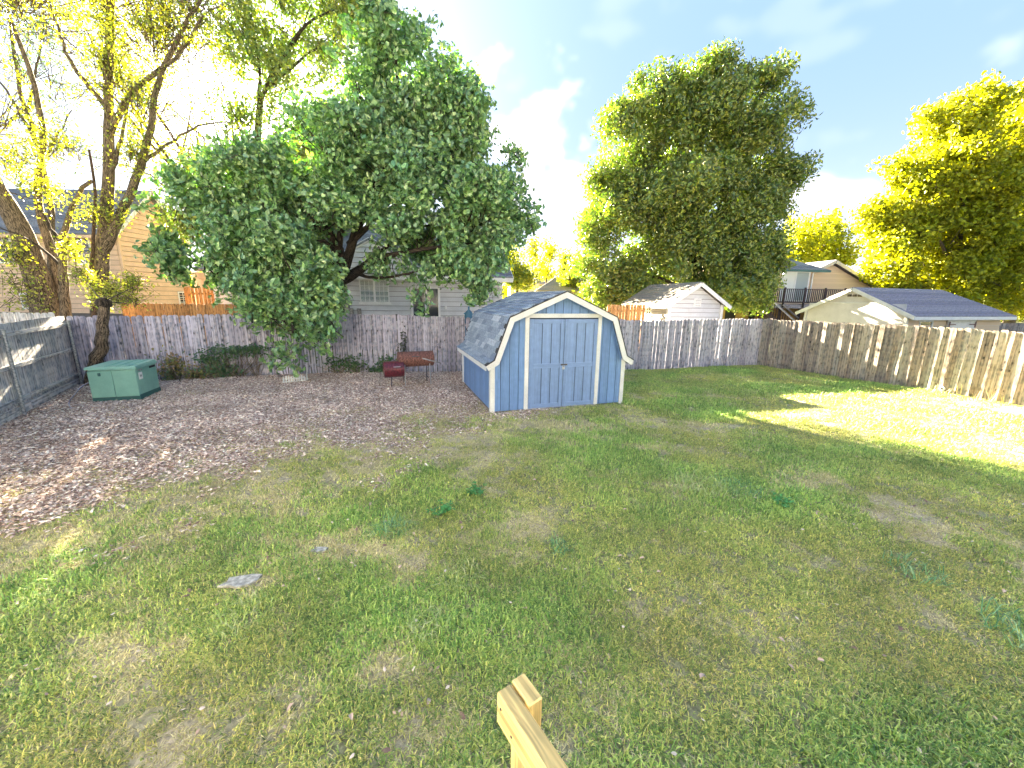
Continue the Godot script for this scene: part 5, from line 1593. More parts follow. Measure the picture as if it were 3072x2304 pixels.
	for q in [[Vector3(0.05, 3.9, 0), Vector3(-1.4, 6.0, 0.3), Vector3(-3.6, 8.4, 0)], [Vector3(0.0, 4.6, 0), Vector3(1.9, 7.1, -0.3), Vector3(3.1, 9.1, 0)], [Vector3(0.1, 3.0, 0), Vector3(-2.1, 3.7, 0.6), Vector3(-4.6, 4.2, 0.5)], [Vector3(0.05, 3.3, 0), Vector3(2.0, 4.0, 0.8), Vector3(3.2, 5.4, 0.6)]]:
		limb(t, "limb", q, 0.15, 0.03, M.bark_dark, 7, 10, 0.05)
	crown(t, clumpy(lobes(MIDDLE + MIDDLE_LOW), 4, 8, 0.42, 0.86), mc, M.leaf, 44.0, 1.3, -0.16, 19, M.bark_dark, o, 0.1, 0.12, 0.42, 0.35)
	# golden trees on the right
	o = Vector3(32.0, 0, -30.0)
	t = thing("golden_tree", o, 0, "sunlit yellow green tree behind the garage roof", "tree", "yellow trees behind the garage")
	limb(t, "trunk", [Vector3(0.4, -0.5, 0), Vector3(0.3, 4.0, 0), Vector3(-0.2, 8.5, 0), Vector3(-1.6, 12.8, 0)], 0.4, 0.07, M.bark_pale, 10)
	for q in [[Vector3(0.3, 4.4, 0), Vector3(-1.8, 6.9, 0.4), Vector3(-4.0, 8.3, 0.2)], [Vector3(0.3, 4.2, 0), Vector3(2.0, 7.0, 0.5), Vector3(2.7, 8.8, 0.3)], [Vector3(0.1, 6.0, 0), Vector3(-0.8, 9.0, 0.6), Vector3(-2.2, 11.8, 0.3)]]:
		limb(t, "limb", q, 0.17, 0.04, M.bark_pale, 7, 10, 0.05)
	crown(t, clumpy(lobes(GOLD_A), 5, 8, 0.42, 0.88), gc, M.leaf_bright, 34.0, 1.6, -0.1, 27, M.bark_pale, o, 0.1, 0.12, 0.42, 0.35)
	o = Vector3(40.5, 0, -33.0)
	t = thing("golden_tree", o, 0, "taller sunlit yellow green tree cut by the right edge", "tree", "yellow trees behind the garage")
	limb(t, "trunk", [Vector3(0.6, -0.5, 0), Vector3(0.2, 5.4, 0), Vector3(-0.8, 8.0, 0), Vector3(-1.0, 11.4, 0), Vector3(-2.2, 16.0, 0)], 0.4, 0.07, M.bark_pale, 10)
	crown(t, clumpy(lobes(GOLD_B), 6, 8, 0.42, 0.88), gc, M.leaf_bright, 34.0, 1.7, -0.1, 37, M.bark_pale, o, 0.1, 0.12, 0.42, 0.35)
	# smaller trees far off
	for q in [[SMALL, Vector3(32.8, 0, -45.0), "small round yellow green tree above the deck house roof", 47, gc], [FAR_A, Vector3(0.4, 0, -50.0), "far green tree beside the pale house roof", 57, mc], [FAR_B, Vector3(4.5, 0, -55.0), "far pointed yellow green tree above the yellow roof", 67, gc], [FAR_C, Vector3(6.5, 0, -47.0), "far bushy tree left of the tall middle tree", 77, mc]]:
		var ob: Vector3 = q[1]
		t = thing("far_tree", ob, 0, q[2], "tree", "trees far behind the yard")
		limb(t, "trunk", [Vector3(0, -0.5, 0), Vector3(0.1, 3.0, 0), Vector3(-0.1, 5.5, 0)], 0.25, 0.1, M.bark_dark, 7)
		crown(t, lobes(q[0]), q[4], M.leaf_bright, 34.0, 1.9, -0.25, q[3], M.bark_dark, ob, 0.0, 0.1, 0.42, 0.4)
	# a row of distant greenery closes the horizon
	var hx := []
	var hcol := []
	for i in 5200:
		var x := rng.randf_range(-120, 150)
		var z := -75.0 + rng.randf_range(-12, 12)
		var top := 5.0 + 3.5 * N1.get_noise_2d(x * 6.0, 3.0) + 2.0 * N2.get_noise_2d(x * 20.0, 9.0)
		var s := rng.randf_range(2.2, 3.6)
		hx.append(Transform3D(Basis.from_euler(Vector3(rng.randf_range(-0.5, 0.5), rng.randf() * TAU, rng.randf_range(-0.5, 0.5))).scaled(Vector3(s, s, s)), Vector3(x, rng.randf_range(0.0, maxf(top, 1.0)), z)))
		var g := rng.randf_range(0.8, 1.2)
		hcol.append(Color(g, g, g))
	var hw := many(self, "distant_tree_line", gc[0], M.leaf_bright, hx, hcol)
	tag(hw, "far off line of yellow green trees along the horizon", "trees", "", "stuff")
	# tall tree behind the pear
	o = Vector3(-13.2, 0, -22.0)
	t = thing("tall_tree", o, 0, "tall thin leaved tree rising behind the dense green one", "tree")
	limb(t, "trunk", [Vector3(-0.2, -0.4, 0), Vector3(-0.1, 7.2, 0), Vector3(0.25, 10.4, 0), Vector3(0.57, 12.0, 0)], 0.28, 0.14, M.bark_dark, 9)
	for q in [[Vector3(0.57, 11.9, 0), Vector3(1.5, 13.3, 0), Vector3(2.6, 14.4, 0), Vector3(3.4, 15.8, 0)], [Vector3(0.43, 11.3, 0), Vector3(0.65, 13.6, 0), Vector3(0.3, 15.2, 0)], [Vector3(0.74, 12.2, 0), Vector3(2.7, 13.6, 0), Vector3(4.4, 14.7, 0)], [Vector3(1.5, 13.2, 0), Vector3(3.4, 14.9, 0.4), Vector3(5.6, 15.8, 0.2)]]:
		limb(t, "limb", q, 0.11, 0.02, M.bark_dark, 7, 12, 0.03)
	crown(t, [[Vector3(-12.0, 7.4, -20.5), Vector3(2.2, 1.8, 1.8)], [Vector3(-9.6, 6.6, -20.5), Vector3(2.0, 1.8, 1.6)], [Vector3(-14.6, 7.6, -20.5), Vector3(1.8, 1.7, 1.6)], [Vector3(-15.4, 5.6, -20.0), Vector3(1.6, 1.2, 1.2)]], [mc[2]], M.leaf, 26.0, 1.15, -0.2, 89, M.bark_dark, o, 0.1, 0.3, 0.5, 0.3)
	crown(t, lobes(TALL), [mc[0], mc[1]], M.leaf, 20.0, 1.15, -0.12, 87, M.bark_dark, o, 0.1, 0.5, 0.5, 0.3)
	o = Vector3(-7.6, 0, -30.0)
	t = thing("tall_tree", o, 0, "broad tree glimpsed through the dense green crown, behind the pale house", "tree")
	limb(t, "trunk", [Vector3(0, -0.4, 0), Vector3(0.1, 5.0, 0), Vector3(0.0, 9.0, 0), Vector3(0.2, 13.0, 0)], 0.32, 0.08, M.bark_dark, 9)
	crown(t, [[Vector3(-5.7, 12.7, -30.0), Vector3(1.7, 1.6, 1.8)], [Vector3(-8.5, 11.5, -30.0), Vector3(2.3, 2.2, 2.2)], [Vector3(-10.7, 10.5, -30.0), Vector3(2.3, 2.2, 2.2)], [Vector3(-13.0, 9.9, -30.0), Vector3(2.3, 2.4, 2.2)], [Vector3(-15.2, 10.0, -30.0), Vector3(2.3, 2.4, 2.4)], [Vector3(-8.4, 13.6, -30.0), Vector3(2.8, 1.7, 2.4)], [Vector3(-12.5, 12.8, -30.0), Vector3(2.8, 2.0, 2.6)]], [mc[0], mc[1]], M.leaf, 90.0, 1.3, -0.6, 91, M.bark_dark, o, 0.1, 0.1, 0.5, 0.0)
	# the maples behind the left corner
	o = Vector3(-15.8, 0, -13.5)
	t = thing("maple_tree", o, 0, "leaning thick trunked maple at the far left behind the fence", "tree", "maples behind the fence corner")
	limb(t, "trunk", [Vector3(0.2, -0.1, 0), Vector3(0.0, 1.4, 0), Vector3(-0.1, 3.4, 0), Vector3(-0.4, 4.9, 0), Vector3(-0.9, 6.05, 0), Vector3(-1.3, 7.4, 0), Vector3(-1.5, 9.4, 0)], 0.44, 0.12, M.bark, 16, 22, 0.012)
	limb(t, "trunk", [Vector3(0.45, -0.1, 0.1), Vector3(0.87, 1.83, 0.2), Vector3(1.15, 3.4, 0.2), Vector3(1.29, 4.1, 0.2), Vector3(2.0, 5.3, 0.2), Vector3(2.57, 5.84, 0.2)], 0.19, 0.05, M.bark, 10, 18, 0.02)
	limb(t, "trunk", [Vector3(0.1, -0.1, -0.4), Vector3(0.19, 2.97, -0.4), Vector3(0.11, 5.34, -0.4), Vector3(0.71, 7.14, -0.4), Vector3(0.78, 8.75, -0.4), Vector3(0.49, 10.42, -0.4)], 0.17, 0.05, M.bark, 10, 18, 0.02)
	limb(t, "limb", [Vector3(1.1, 3.2, 0.2), Vector3(0.5, 4.0, 0.4), Vector3(-0.4, 4.4, 0.5)], 0.05, 0.015, M.bark_dark, 6, 10, 0.03)
	limb(t, "limb", [Vector3(1.25, 3.9, 0.2), Vector3(0.95, 4.8, 0.3), Vector3(0.9, 5.6, 0.3)], 0.06, 0.015, M.bark_dark, 6, 10, 0.03)
	crown(t, lobes(MAPLE_A), ac, M.leaf_bright, 34.0, 0.95, -0.05, 97, M.bark, o, 0.1, 0.4, 0.6)
	o = Vector3(-14.3, 0, -13.5)
	t = thing("maple_tree", o, 0, "upright forked maple rising behind the green utility box", "tree", "maples behind the fence corner")
	limb(t, "trunk", [Vector3(0.0, -0.1, 0), Vector3(0.2, 1.3, 0), Vector3(0.37, 2.17, 0), Vector3(0.79, 3.68, 0), Vector3(1.28, 5.31, 0), Vector3(1.73, 7.23, 0), Vector3(2.07, 9.03, 0), Vector3(2.46, 10.56, 0), Vector3(2.81, 12.0, 0)], 0.25, 0.07, M.bark, 14, 26, 0.01)
	limb(t, "limb", [Vector3(0.82, 3.75, 0), Vector3(1.75, 5.07, 0), Vector3(2.42, 6.11, 0), Vector3(3.05, 7.43, 0), Vector3(3.47, 8.61, 0), Vector3(4.37, 9.91, 0), Vector3(5.32, 11.0, 0)], 0.16, 0.04, M.bark, 10, 20, 0.02)
	limb(t, "limb", [Vector3(1.70, 7.1, 0), Vector3(2.21, 7.70, 0.1), Vector3(3.03, 8.52, 0.1), Vector3(4.29, 9.4, 0), Vector3(5.14, 10.42, 0)], 0.10, 0.03, M.bark, 8, 16, 0.03)
	limb(t, "limb", [Vector3(1.35, 5.6, 0), Vector3(1.9, 6.3, 0.2), Vector3(2.5, 7.6, 0.2), Vector3(2.9, 8.6, 0.2)], 0.08, 0.02, M.bark, 8, 14, 0.03)
	limb(t, "limb", [Vector3(1.85, 7.9, 0), Vector3(1.2, 9.0, 0.2), Vector3(0.9, 10.5, 0.2)], 0.08, 0.02, M.bark, 8, 14, 0.03)
	limb(t, "limb", [Vector3(2.5, 6.3, 0), Vector3(3.4, 6.9, 0), Vector3(4.6, 7.4, 0.1), Vector3(5.6, 7.6, 0)], 0.06, 0.015, M.bark, 7, 14, 0.03)
	limb(t, "limb", [Vector3(0.2, -0.1, 0.3), Vector3(0.57, 2.81, 0.3), Vector3(1.17, 5.24, 0.3), Vector3(1.33, 6.66, 0.3)], 0.08, 0.03, M.bark_red, 8, 16, 0.02)
	crown(t, lobes(MAPLE_B), ac, M.leaf_bright, 34.0, 0.95, 0.0, 107, M.bark, o, 0.1, 0.4, 0.6)
	# bare tree, all twigs, against the sun
	var rg := RandomNumberGenerator.new()
	rg.seed = 61
	o = Vector3(-18.2, 0, -25.0)
	t = thing("bare_tree", o, 0, "bare twiggy tree glowing in front of the low sun", "tree")
	limb(t, "trunk", [Vector3(0, -0.4, 0), Vector3(0.1, 3.5, 0), Vector3(0.3, 6.5, 0)], 0.22, 0.14, M.bark_red, 8)
	var mb := MB.new()
	var ends := []
	for k in 9:
		var an := TAU * k / 9.0 + rg.randf()
		branch_rec(mb, Vector3(0.25, 5.0 + 0.2 * k, 0), Vector3(cos(an) * 0.55, 1.0, sin(an) * 0.35).normalized(), rg.randf_range(6.0, 8.5), 0.11, 3, ends, rg, 0.35)
	var tw := pm(t, "branches", mb, M.bark_red)
	tw.set_meta("kind", "stuff")
	var xs := []
	var cs := []
	for q in ends:
		if rg.randf() < 0.16:
			xs.append(Transform3D(Basis.from_euler(Vector3(rg.randf(), rg.randf() * TAU, rg.randf())), q[0]))
			cs.append(Color(1, 1, 1))
	many(t, "leaves", ac[0], M.leaf_bright, xs, cs)
	# grey thin tree at the upper left
	o = Vector3(-23.5, 0, -20.0)
	t = thing("grey_tree", o, 0, "thin grey tree with sparse dark leaves at the upper left", "tree")
	limb(t, "trunk", [Vector3(0.3, -0.2, 0), Vector3(0.7, 3.0, 0), Vector3(1.42, 6.37, 0), Vector3(1.48, 9.23, 0), Vector3(1.23, 11.25, 0), Vector3(1.47, 14.0, 0)], 0.2, 0.05, M.bark_pale, 9, 20, 0.02)
	for q in [[Vector3(1.48, 8.25, 0), Vector3(2.33, 9.24, 0), Vector3(3.38, 10.48, 0)], [Vector3(1.48, 9.0, 0), Vector3(1.0, 11.0, 0.3), Vector3(-0.3, 13.0, 0.2)], [Vector3(1.4, 10.5, 0), Vector3(2.4, 12.0, 0.2), Vector3(3.0, 14.0, 0)]]:
		limb(t, "limb", q, 0.07, 0.02, M.bark_pale, 6, 12, 0.03)
	crown(t, lobes(GREY), hc, M.leaf, 11.0, 1.1, -0.05, 117, M.bark_pale, o, 0.1, 0.9, 0.6)
	# the broken trunk in the yard with its sprouts
	o = Vector3(-10.9, 0, -10.1)
	t = thing("broken_tree", o, 0, "short broken trunk leaning on the fence behind the utility box", "tree")
	o.y = gy(o.x, o.z)
	limb(t, "trunk", [Vector3(-0.2, -0.05, 0.0), Vector3(0.1, 0.62, 0.05), Vector3(0.41, 1.15, 0.1), Vector3(0.52, 1.66, 0.1), Vector3(0.66, 2.03, 0.1), Vector3(0.70, 2.22, 0.1)], 0.17, 0.10, M.bark, 12, 16, 0.02)
	var kn := MB.new()
	kn.tube(PackedVector3Array([Vector3(0.64, 2.05, 0.1), Vector3(0.66, 2.12, 0.1), Vector3(0.69, 2.24, 0.1), Vector3(0.70, 2.29, 0.1)]), PackedFloat32Array([0.10, 0.16, 0.14, 0.04]), 10, true, 0.12)
	pm(t, "knot", kn, M.bark_dark)
	var sm := MB.new()
	for q in SPROUT:
		sm.tube(PackedVector3Array([Vector3(0.67, 2.2, 0.1), Vector3(q[0], q[1], q[2]) - Vector3(o.x, 0, o.z) + Vector3(0, -0.1, 0)]), PackedFloat32Array([0.018, 0.006]), 5, false)
	pm(t, "sprouts", sm, M.bark)
	crown(t, lobes(SPROUT), ac, M.leaf_bright, 60.0, 0.7, -0.3, 127, M.bark, Vector3(o.x, 0, o.z), 0.3, 0.5, 0.6)

# ---------------------------------------------------------------- things in the yard
func yard_things() -> void:
	# green utility box
	var yaw := 0.30
	yaw = -0.305
	var ub := thing("utility_box", Vector3(-8.9, gy(-8.9, -8.6), -8.57), 0.305, "green metal utility transformer box in the left corner", "utility box")
	var bd := MB.new()
	bd.cbox(Vector3(0, 0.40, -0.43), Vector3(0.86, 0.74, 0.84), 0.02)
	pm(ub, "body", bd, M.green_box)
	var bs := MB.new()
	bs.cbox(Vector3(0, 0.06, -0.43), Vector3(0.88, 0.17, 0.86), 0.01)
	pm(ub, "base", bs, M.green_dark)
	for s in [-1, 1]:
		var pn := MB.new()
		pn.cbox(Vector3(s * 0.217, 0.42, 0.0), Vector3(0.424, 0.60, 0.03), 0.008)
		pm(ub, "door", pn, M.green_box)
	var lid := MB.new()
	lid.hexa([Vector3(-0.455, 0.75, 0.04), Vector3(0.455, 0.75, 0.04), Vector3(0.455, 0.75, -0.88), Vector3(-0.455, 0.75, -0.88), Vector3(-0.45, 0.805, 0.025), Vector3(0.45, 0.805, 0.025), Vector3(0.42, 0.835, -0.85), Vector3(-0.42, 0.835, -0.85)])
	var ld := pm(ub, "lid", lid, M.green_box)
	for q in [-0.1, 0.1, 0.3]:
		var rb := MB.new()
		rb.hexa([Vector3(q - 0.02, 0.80, 0.0), Vector3(q + 0.02, 0.80, 0.0), Vector3(q + 0.02, 0.83, -0.82), Vector3(q - 0.02, 0.83, -0.82), Vector3(q - 0.012, 0.822, -0.01), Vector3(q + 0.012, 0.822, -0.01), Vector3(q + 0.012, 0.85, -0.80), Vector3(q - 0.012, 0.85, -0.80)])
		pm(ld, "rib", rb, M.green_box)
	var lk := MB.new()
	lk.cbox(Vector3(-0.22, 0.64, 0.025), Vector3(0.05, 0.07, 0.02), 0.006)
	pm(ub, "lock", lk, M.green_dark)
	for q in [[-0.13, 0.56, 0.14, 0.16, M.whiteplain], [-0.15, 0.69, 0.16, 0.035, M.galv]]:
		var lb := MB.new()
		lb.box(Vector3(0.433, q[1], q[0] - 0.02), Vector3(0.006, q[3], q[2]))
		pm(ub, "label_plate", lb, q[4])
	var mk := MB.new()
	mk.box(Vector3(0.4375, 0.56, -0.15), Vector3(0.004, 0.05, 0.07))
	pm(ub, "printed_mark", mk, M.galv)
	var vn := MB.new()
	vn.cbox(Vector3(0.434, 0.69, -0.66), Vector3(0.012, 0.05, 0.24), 0.004)
	pm(ub, "vent_slot", vn, M.dark)
	var pad := MB.new()
	pad.cbox(Vector3(0.03, -0.01, -0.42), Vector3(0.98, 0.06, 0.98), 0.01)
	pm(ub, "pad", pad, M.green_dark)
	# smoker
	var sy := gy(-2.6, -10.5)
	var g := thing("smoker_grill", Vector3(-2.62, sy, -10.55), 0.42, "rusty barrel smoker with maroon firebox against the back fence", "grill")
	var br := MB.new()
	br.tube(PackedVector3Array([Vector3(-0.47, 0.72, 0), Vector3(-0.46, 0.72, 0), Vector3(0.46, 0.72, 0), Vector3(0.47, 0.72, 0)]), PackedFloat32Array([0.19, 0.205, 0.205, 0.19]), 24)
	var barrel := pm(g, "barrel", br, M.rust)
	var lidm := MB.new()
	for s in [-1, 1]: lidm.cbox(Vector3(s * 0.37, 0.735, 0.11), Vector3(0.02, 0.03, 0.2), 0.004)
	lidm.cbox(Vector3(0, 0.735, 0.207), Vector3(0.76, 0.03, 0.015), 0.004)
	pm(barrel, "lid_seam", lidm, M.rust)
	var hd := MB.new()
	hd.tube(PackedVector3Array([Vector3(-0.12, 0.81, 0.185), Vector3(-0.12, 0.82, 0.235), Vector3(0.06, 0.82, 0.235), Vector3(0.06, 0.81, 0.185)]), PackedFloat32Array([0.012, 0.012, 0.012, 0.012]), 7)
	pm(barrel, "handle", hd, M.iron)
	var fb := MB.new()
	fb.tube(PackedVector3Array([Vector3(-0.85, 0.49, 0.1), Vector3(-0.84, 0.49, 0.1), Vector3(-0.36, 0.49, 0.1), Vector3(-0.35, 0.49, 0.1)]), PackedFloat32Array([0.20, 0.215, 0.215, 0.20]), 24)
	var fire := pm(g, "firebox", fb, M.maroon)
	var fh := MB.new()
	fh.tube(PackedVector3Array([Vector3(-0.62, 0.58, 0.29), Vector3(-0.62, 0.585, 0.34), Vector3(-0.46, 0.585, 0.34), Vector3(-0.46, 0.58, 0.29)]), PackedFloat32Array([0.009, 0.009, 0.009, 0.009]), 7)
	pm(fire, "handle", fh, M.steel)
	var fd := MB.new()
	fd.cbox(Vector3(-0.856, 0.53, 0.14), Vector3(0.012, 0.025, 0.28), 0.004)
	pm(fire, "door_bar", fd, M.rust)
	for q in [[-0.32, 0.17, 0.6], [0.34, 0.17, 0.6], [-0.30, -0.17, 0.55], [0.32, -0.17, 0.55], [-0.66, 0.1, 0.3]]:
		var lg := MB.new()
		lg.tube(PackedVector3Array([Vector3(q[0], q[2], q[1]), Vector3(q[0] * 1.03, -0.03, q[1] * 1.2)]), PackedFloat32Array([0.013, 0.013]), 8)
		pm(g, "leg", lg, M.steel if q[1] > 0.12 else M.iron)
	var bar := MB.new()
	bar.cbox(Vector3.ZERO, Vector3(0.5, 0.03, 0.03), 0.004, Basis.from_euler(Vector3(0, -0.5, -0.22)))
	var sh := pm(g, "shelf_arm", bar, M.fence_pale[0])
	sh.position = Vector3(0.36, 0.70, 0.32)
	for q in [-0.3, 0.3]:
		var tr := MB.new()
		tr.rod(Vector3(q, 0.22, 0.18), Vector3(q, 0.22, -0.18), 0.012)
		pm(g, "brace", tr, M.iron)
	# white scalloped border fence
	var wf := thing("garden_edging", Vector3(-6.15, gy(-6.0, -10.4), -10.35), 0.55, "small white scalloped garden border fence by the back fence", "garden edging")
	for k in 9:
		var x := k * 0.062
		var h := 0.17 + 0.05 * absf(sin(k * PI / 2.6))
		var p := MB.new()
		p.ext(PackedVector2Array([Vector2(x - 0.02, 0), Vector2(x + 0.02, 0), Vector2(x + 0.02, h - 0.015), Vector2(x, h + 0.012), Vector2(x - 0.02, h - 0.015)]), Vector3.ZERO, Vector3.RIGHT, Vector3.UP, 0.012)
		pm(wf, "picket", p, M.white)
	for q in [0.05, 0.13]: board(wf, "rail", Vector3(-0.03, q, 0.018), Vector3(0.53, q, 0.018), 0.02, 0.01, M.white)
	var spk := MB.new()
	spk.tube(PackedVector3Array([Vector3(0.56, 0.0, 0), Vector3(0.56, 0.2, 0.0), Vector3(0.60, 0.38, 0)]), PackedFloat32Array([0.022, 0.02, 0.008]), 6)
	pm(wf, "end_stake", spk, M.white)
	# vines on the back fence
	var vc := [Color(0.03, 0.11, 0.035), Color(0.05, 0.15, 0.045), Color(0.07, 0.13, 0.045), Color(0.10, 0.16, 0.05)]
	var vy := [Color(0.24, 0.22, 0.06), Color(0.30, 0.25, 0.09), Color(0.13, 0.19, 0.06), Color(0.34, 0.20, 0.10)]
	vine("dark green vine spreading over the back fence left of centre", [[-7.9, 0.80, 0.75, 0.17], [-8.5, 0.58, 0.4, 0.18], [-7.4, 0.85, 0.35, 0.12], [-8.3, 0.25, 0.5, 0.25]], vc, 950)
	vine("yellowing weeds and vine climbing the fence beside the utility box", [[-9.4, 0.45, 0.3, 0.4], [-8.9, 0.22, 0.4, 0.25], [-9.6, 0.2, 0.25, 0.2]], vy, 520)
	vine("thin creeper low on the fence right of the hanging branch", [[-5.2, 0.4, 0.4, 0.2], [-4.75, 0.3, 0.3, 0.25]], vc, 260)
	vine("leafy weed growing at the fence beside the firebox", [[-3.85, 0.3, 0.28, 0.28], [-4.1, 0.12, 0.35, 0.12]], vc, 300)
	vine("dark twiggy creeper climbing the fence above the smoker", [[-3.35, 1.15, 0.06, 0.35], [-3.4, 0.85, 0.1, 0.2]], [Color(0.07, 0.08, 0.06)], 50)
	# a wheel-like cap at the foot of the right fence
	var rp := BACK_B.lerp(RIGHT_END, 0.43) + Vector2(-0.16, -0.07)
	var cp := thing("pipe_cap", Vector3(rp.x, gy(rp.x, rp.y) + 0.12, rp.y), 0.0, "round white pipe end at the foot of the right fence", "pipe")
	var cm := MB.new()
	var dirv := Vector3(-0.88, 0.1, 0.47).normalized()
	cm.tube(PackedVector3Array([-dirv * 0.05, dirv * 0.03]), PackedFloat32Array([0.06, 0.055]), 14)
	pm(cp, "pipe_end", cm, M.whiteplain)
	var ch := MB.new()
	ch.tube(PackedVector3Array([dirv * 0.028, dirv * 0.035]), PackedFloat32Array([0.028, 0.026]), 12)
	pm(cp, "opening", ch, M.dark)
	# cable along the left fence
	var cbm := MB.new()
	var ca := curve([Vector3(-9.2, 0.03, -7.9), Vector3(-9.7, 0.05, -8.3), Vector3(-10.2, 0.10, -8.9), Vector3(-10.4, 0.22, -9.3), Vector3(-10.2, 0.34, -9.5)], 0.014, 0.014, 20)
	cbm.tube(ca[0], ca[1], 6)
	var cab := pm(self, "cable", cbm, M.fence[0])
	tag(cab, "grey cable lying along the left fence to the utility box", "cable")
	# blue jug beyond the fence, by the shed roof
	var jg := thing("blue_tank", Vector3(-1.45, 0, -13.1), 0, "blue metal tank above the back fence beside the shed roof", "tank")
	var jm := MB.new()
	jm.tube(PackedVector3Array([Vector3(0, 0, 0), Vector3(0, 1.80, 0), Vector3(0, 1.93, 0), Vector3(0, 2.0, 0), Vector3(0, 2.03, 0)]), PackedFloat32Array([0.15, 0.15, 0.13, 0.07, 0.03]), 14)
	pm(jg, "body", jm, M.bluepaint)
	var jn := MB.new()
	jn.rod(Vector3(0.0, 2.02, 0), Vector3(0.0, 2.14, 0), 0.03, 8)
	jn.rod(Vector3(-0.16, 1.9, 0), Vector3(-0.03, 1.97, 0), 0.025, 8)
	pm(jg, "valve", jn, M.bluepaint)
	# flat stones and scraps in the lawn
	for q in [[-2.28, -2.92, 0.15, 0.07, 0.35, "white flat stone lying in the grass left of centre"], [-1.83, -3.36, 0.07, 0.04, 0.1, "small grey stone on the bare dirt patch"]]:
		var st := MB.new()
		var p := PackedVector2Array()
		for k in 11:
			var an := TAU * k / 11.0
			var rr := 1.0 + 0.22 * sin(k * 2.7 + q[0])
			p.append(Vector2(cos(an) * q[2] * rr, sin(an) * q[3] * rr))
		st.ext(p, Vector3.ZERO, Vector3.RIGHT, Vector3(0, 0, -1), 0.022)
		var so := pm(self, "flat_stone", st, M.stone)
		so.position = Vector3(q[0], gy(q[0], q[1]) + 0.012, q[1])
		so.rotation = Vector3(0.03, q[4], -0.04)
		tag(so, q[5], "stone", "stones in the lawn")
	# twigs leaning by the fence weeds
	for q in [[-9.0, -10.45, 0.5, "pale thin stick leaning in the weeds beside the utility box"]]:
		var sk := MB.new()
		sk.rod(Vector3(0, 0, 0), Vector3(-0.25, 0.42, -0.05), 0.012)
		var so := pm(self, "stick", sk, M.bark_pale)
		so.position = Vector3(q[0], gy(q[0], q[1]), q[1])
		tag(so, q[3], "stick")

func vine(label: String, areas: Array, cols: Array, count: int) -> void:
	var d := (BACK_B - BACK_A).normalized()
	var mb := MB.new()
	var st := MB.new()
	st.col = Color(0.13, 0.10, 0.07)
	var total := 0.0
	for q in areas: total += q[2] * q[3]
	var first: Array = areas[0]
	var o := Vector3(first[0], 0, BACK_A.y + (first[0] - BACK_A.x) * d.y / d.x)
	o.y = gy(o.x, o.z)
	for q in areas:
		for i in int(count * q[2] * q[3] / total):
			var x: float = q[0] + rng.randfn() * q[2] * 0.5
			var y: float = maxf(q[1] + rng.randfn() * q[3] * 0.5, 0.03)
			var z := BACK_A.y + (x - BACK_A.x) * d.y / d.x + rng.randf_range(0.04, 0.22)
			var c: Color = cols[rng.randi() % cols.size()]
			var k := rng.randf_range(0.7, 1.3)
			mb.col = Color(c.r * k, c.g * k, c.b * k)
			var p := Vector3(x, y, z) - Vector3(o.x, 0, o.z)
			mb.leaf(p, Vector3(rng.randf_range(-1, 1), rng.randf_range(-1, 0.3), rng.randf_range(0.1, 0.8)).normalized(), Vector3(0.1, 1, 0.6).normalized(), rng.randf_range(0.05, 0.10), rng.randf_range(0.04, 0.075), 0.12)
			if i % 9 == 0: st.tube(PackedVector3Array([Vector3(q[0] - o.x + rng.randf_range(-0.3, 0.3) * q[2], 0, z - o.z), Vector3(p.x + rng.randf_range(-0.1, 0.1), y * 0.6, z - o.z), p]), PackedFloat32Array([0.007, 0.006, 0.003]), 4, false)
	var t := thing("vine", o, 0, label, "vine", "vines and weeds on the back fence")
	var lv := pm(t, "leaves", mb, M.leaf)
	lv.set_meta("kind", "stuff")
	if st.v.size() > 0: pm(t, "stems", st, M.bark)

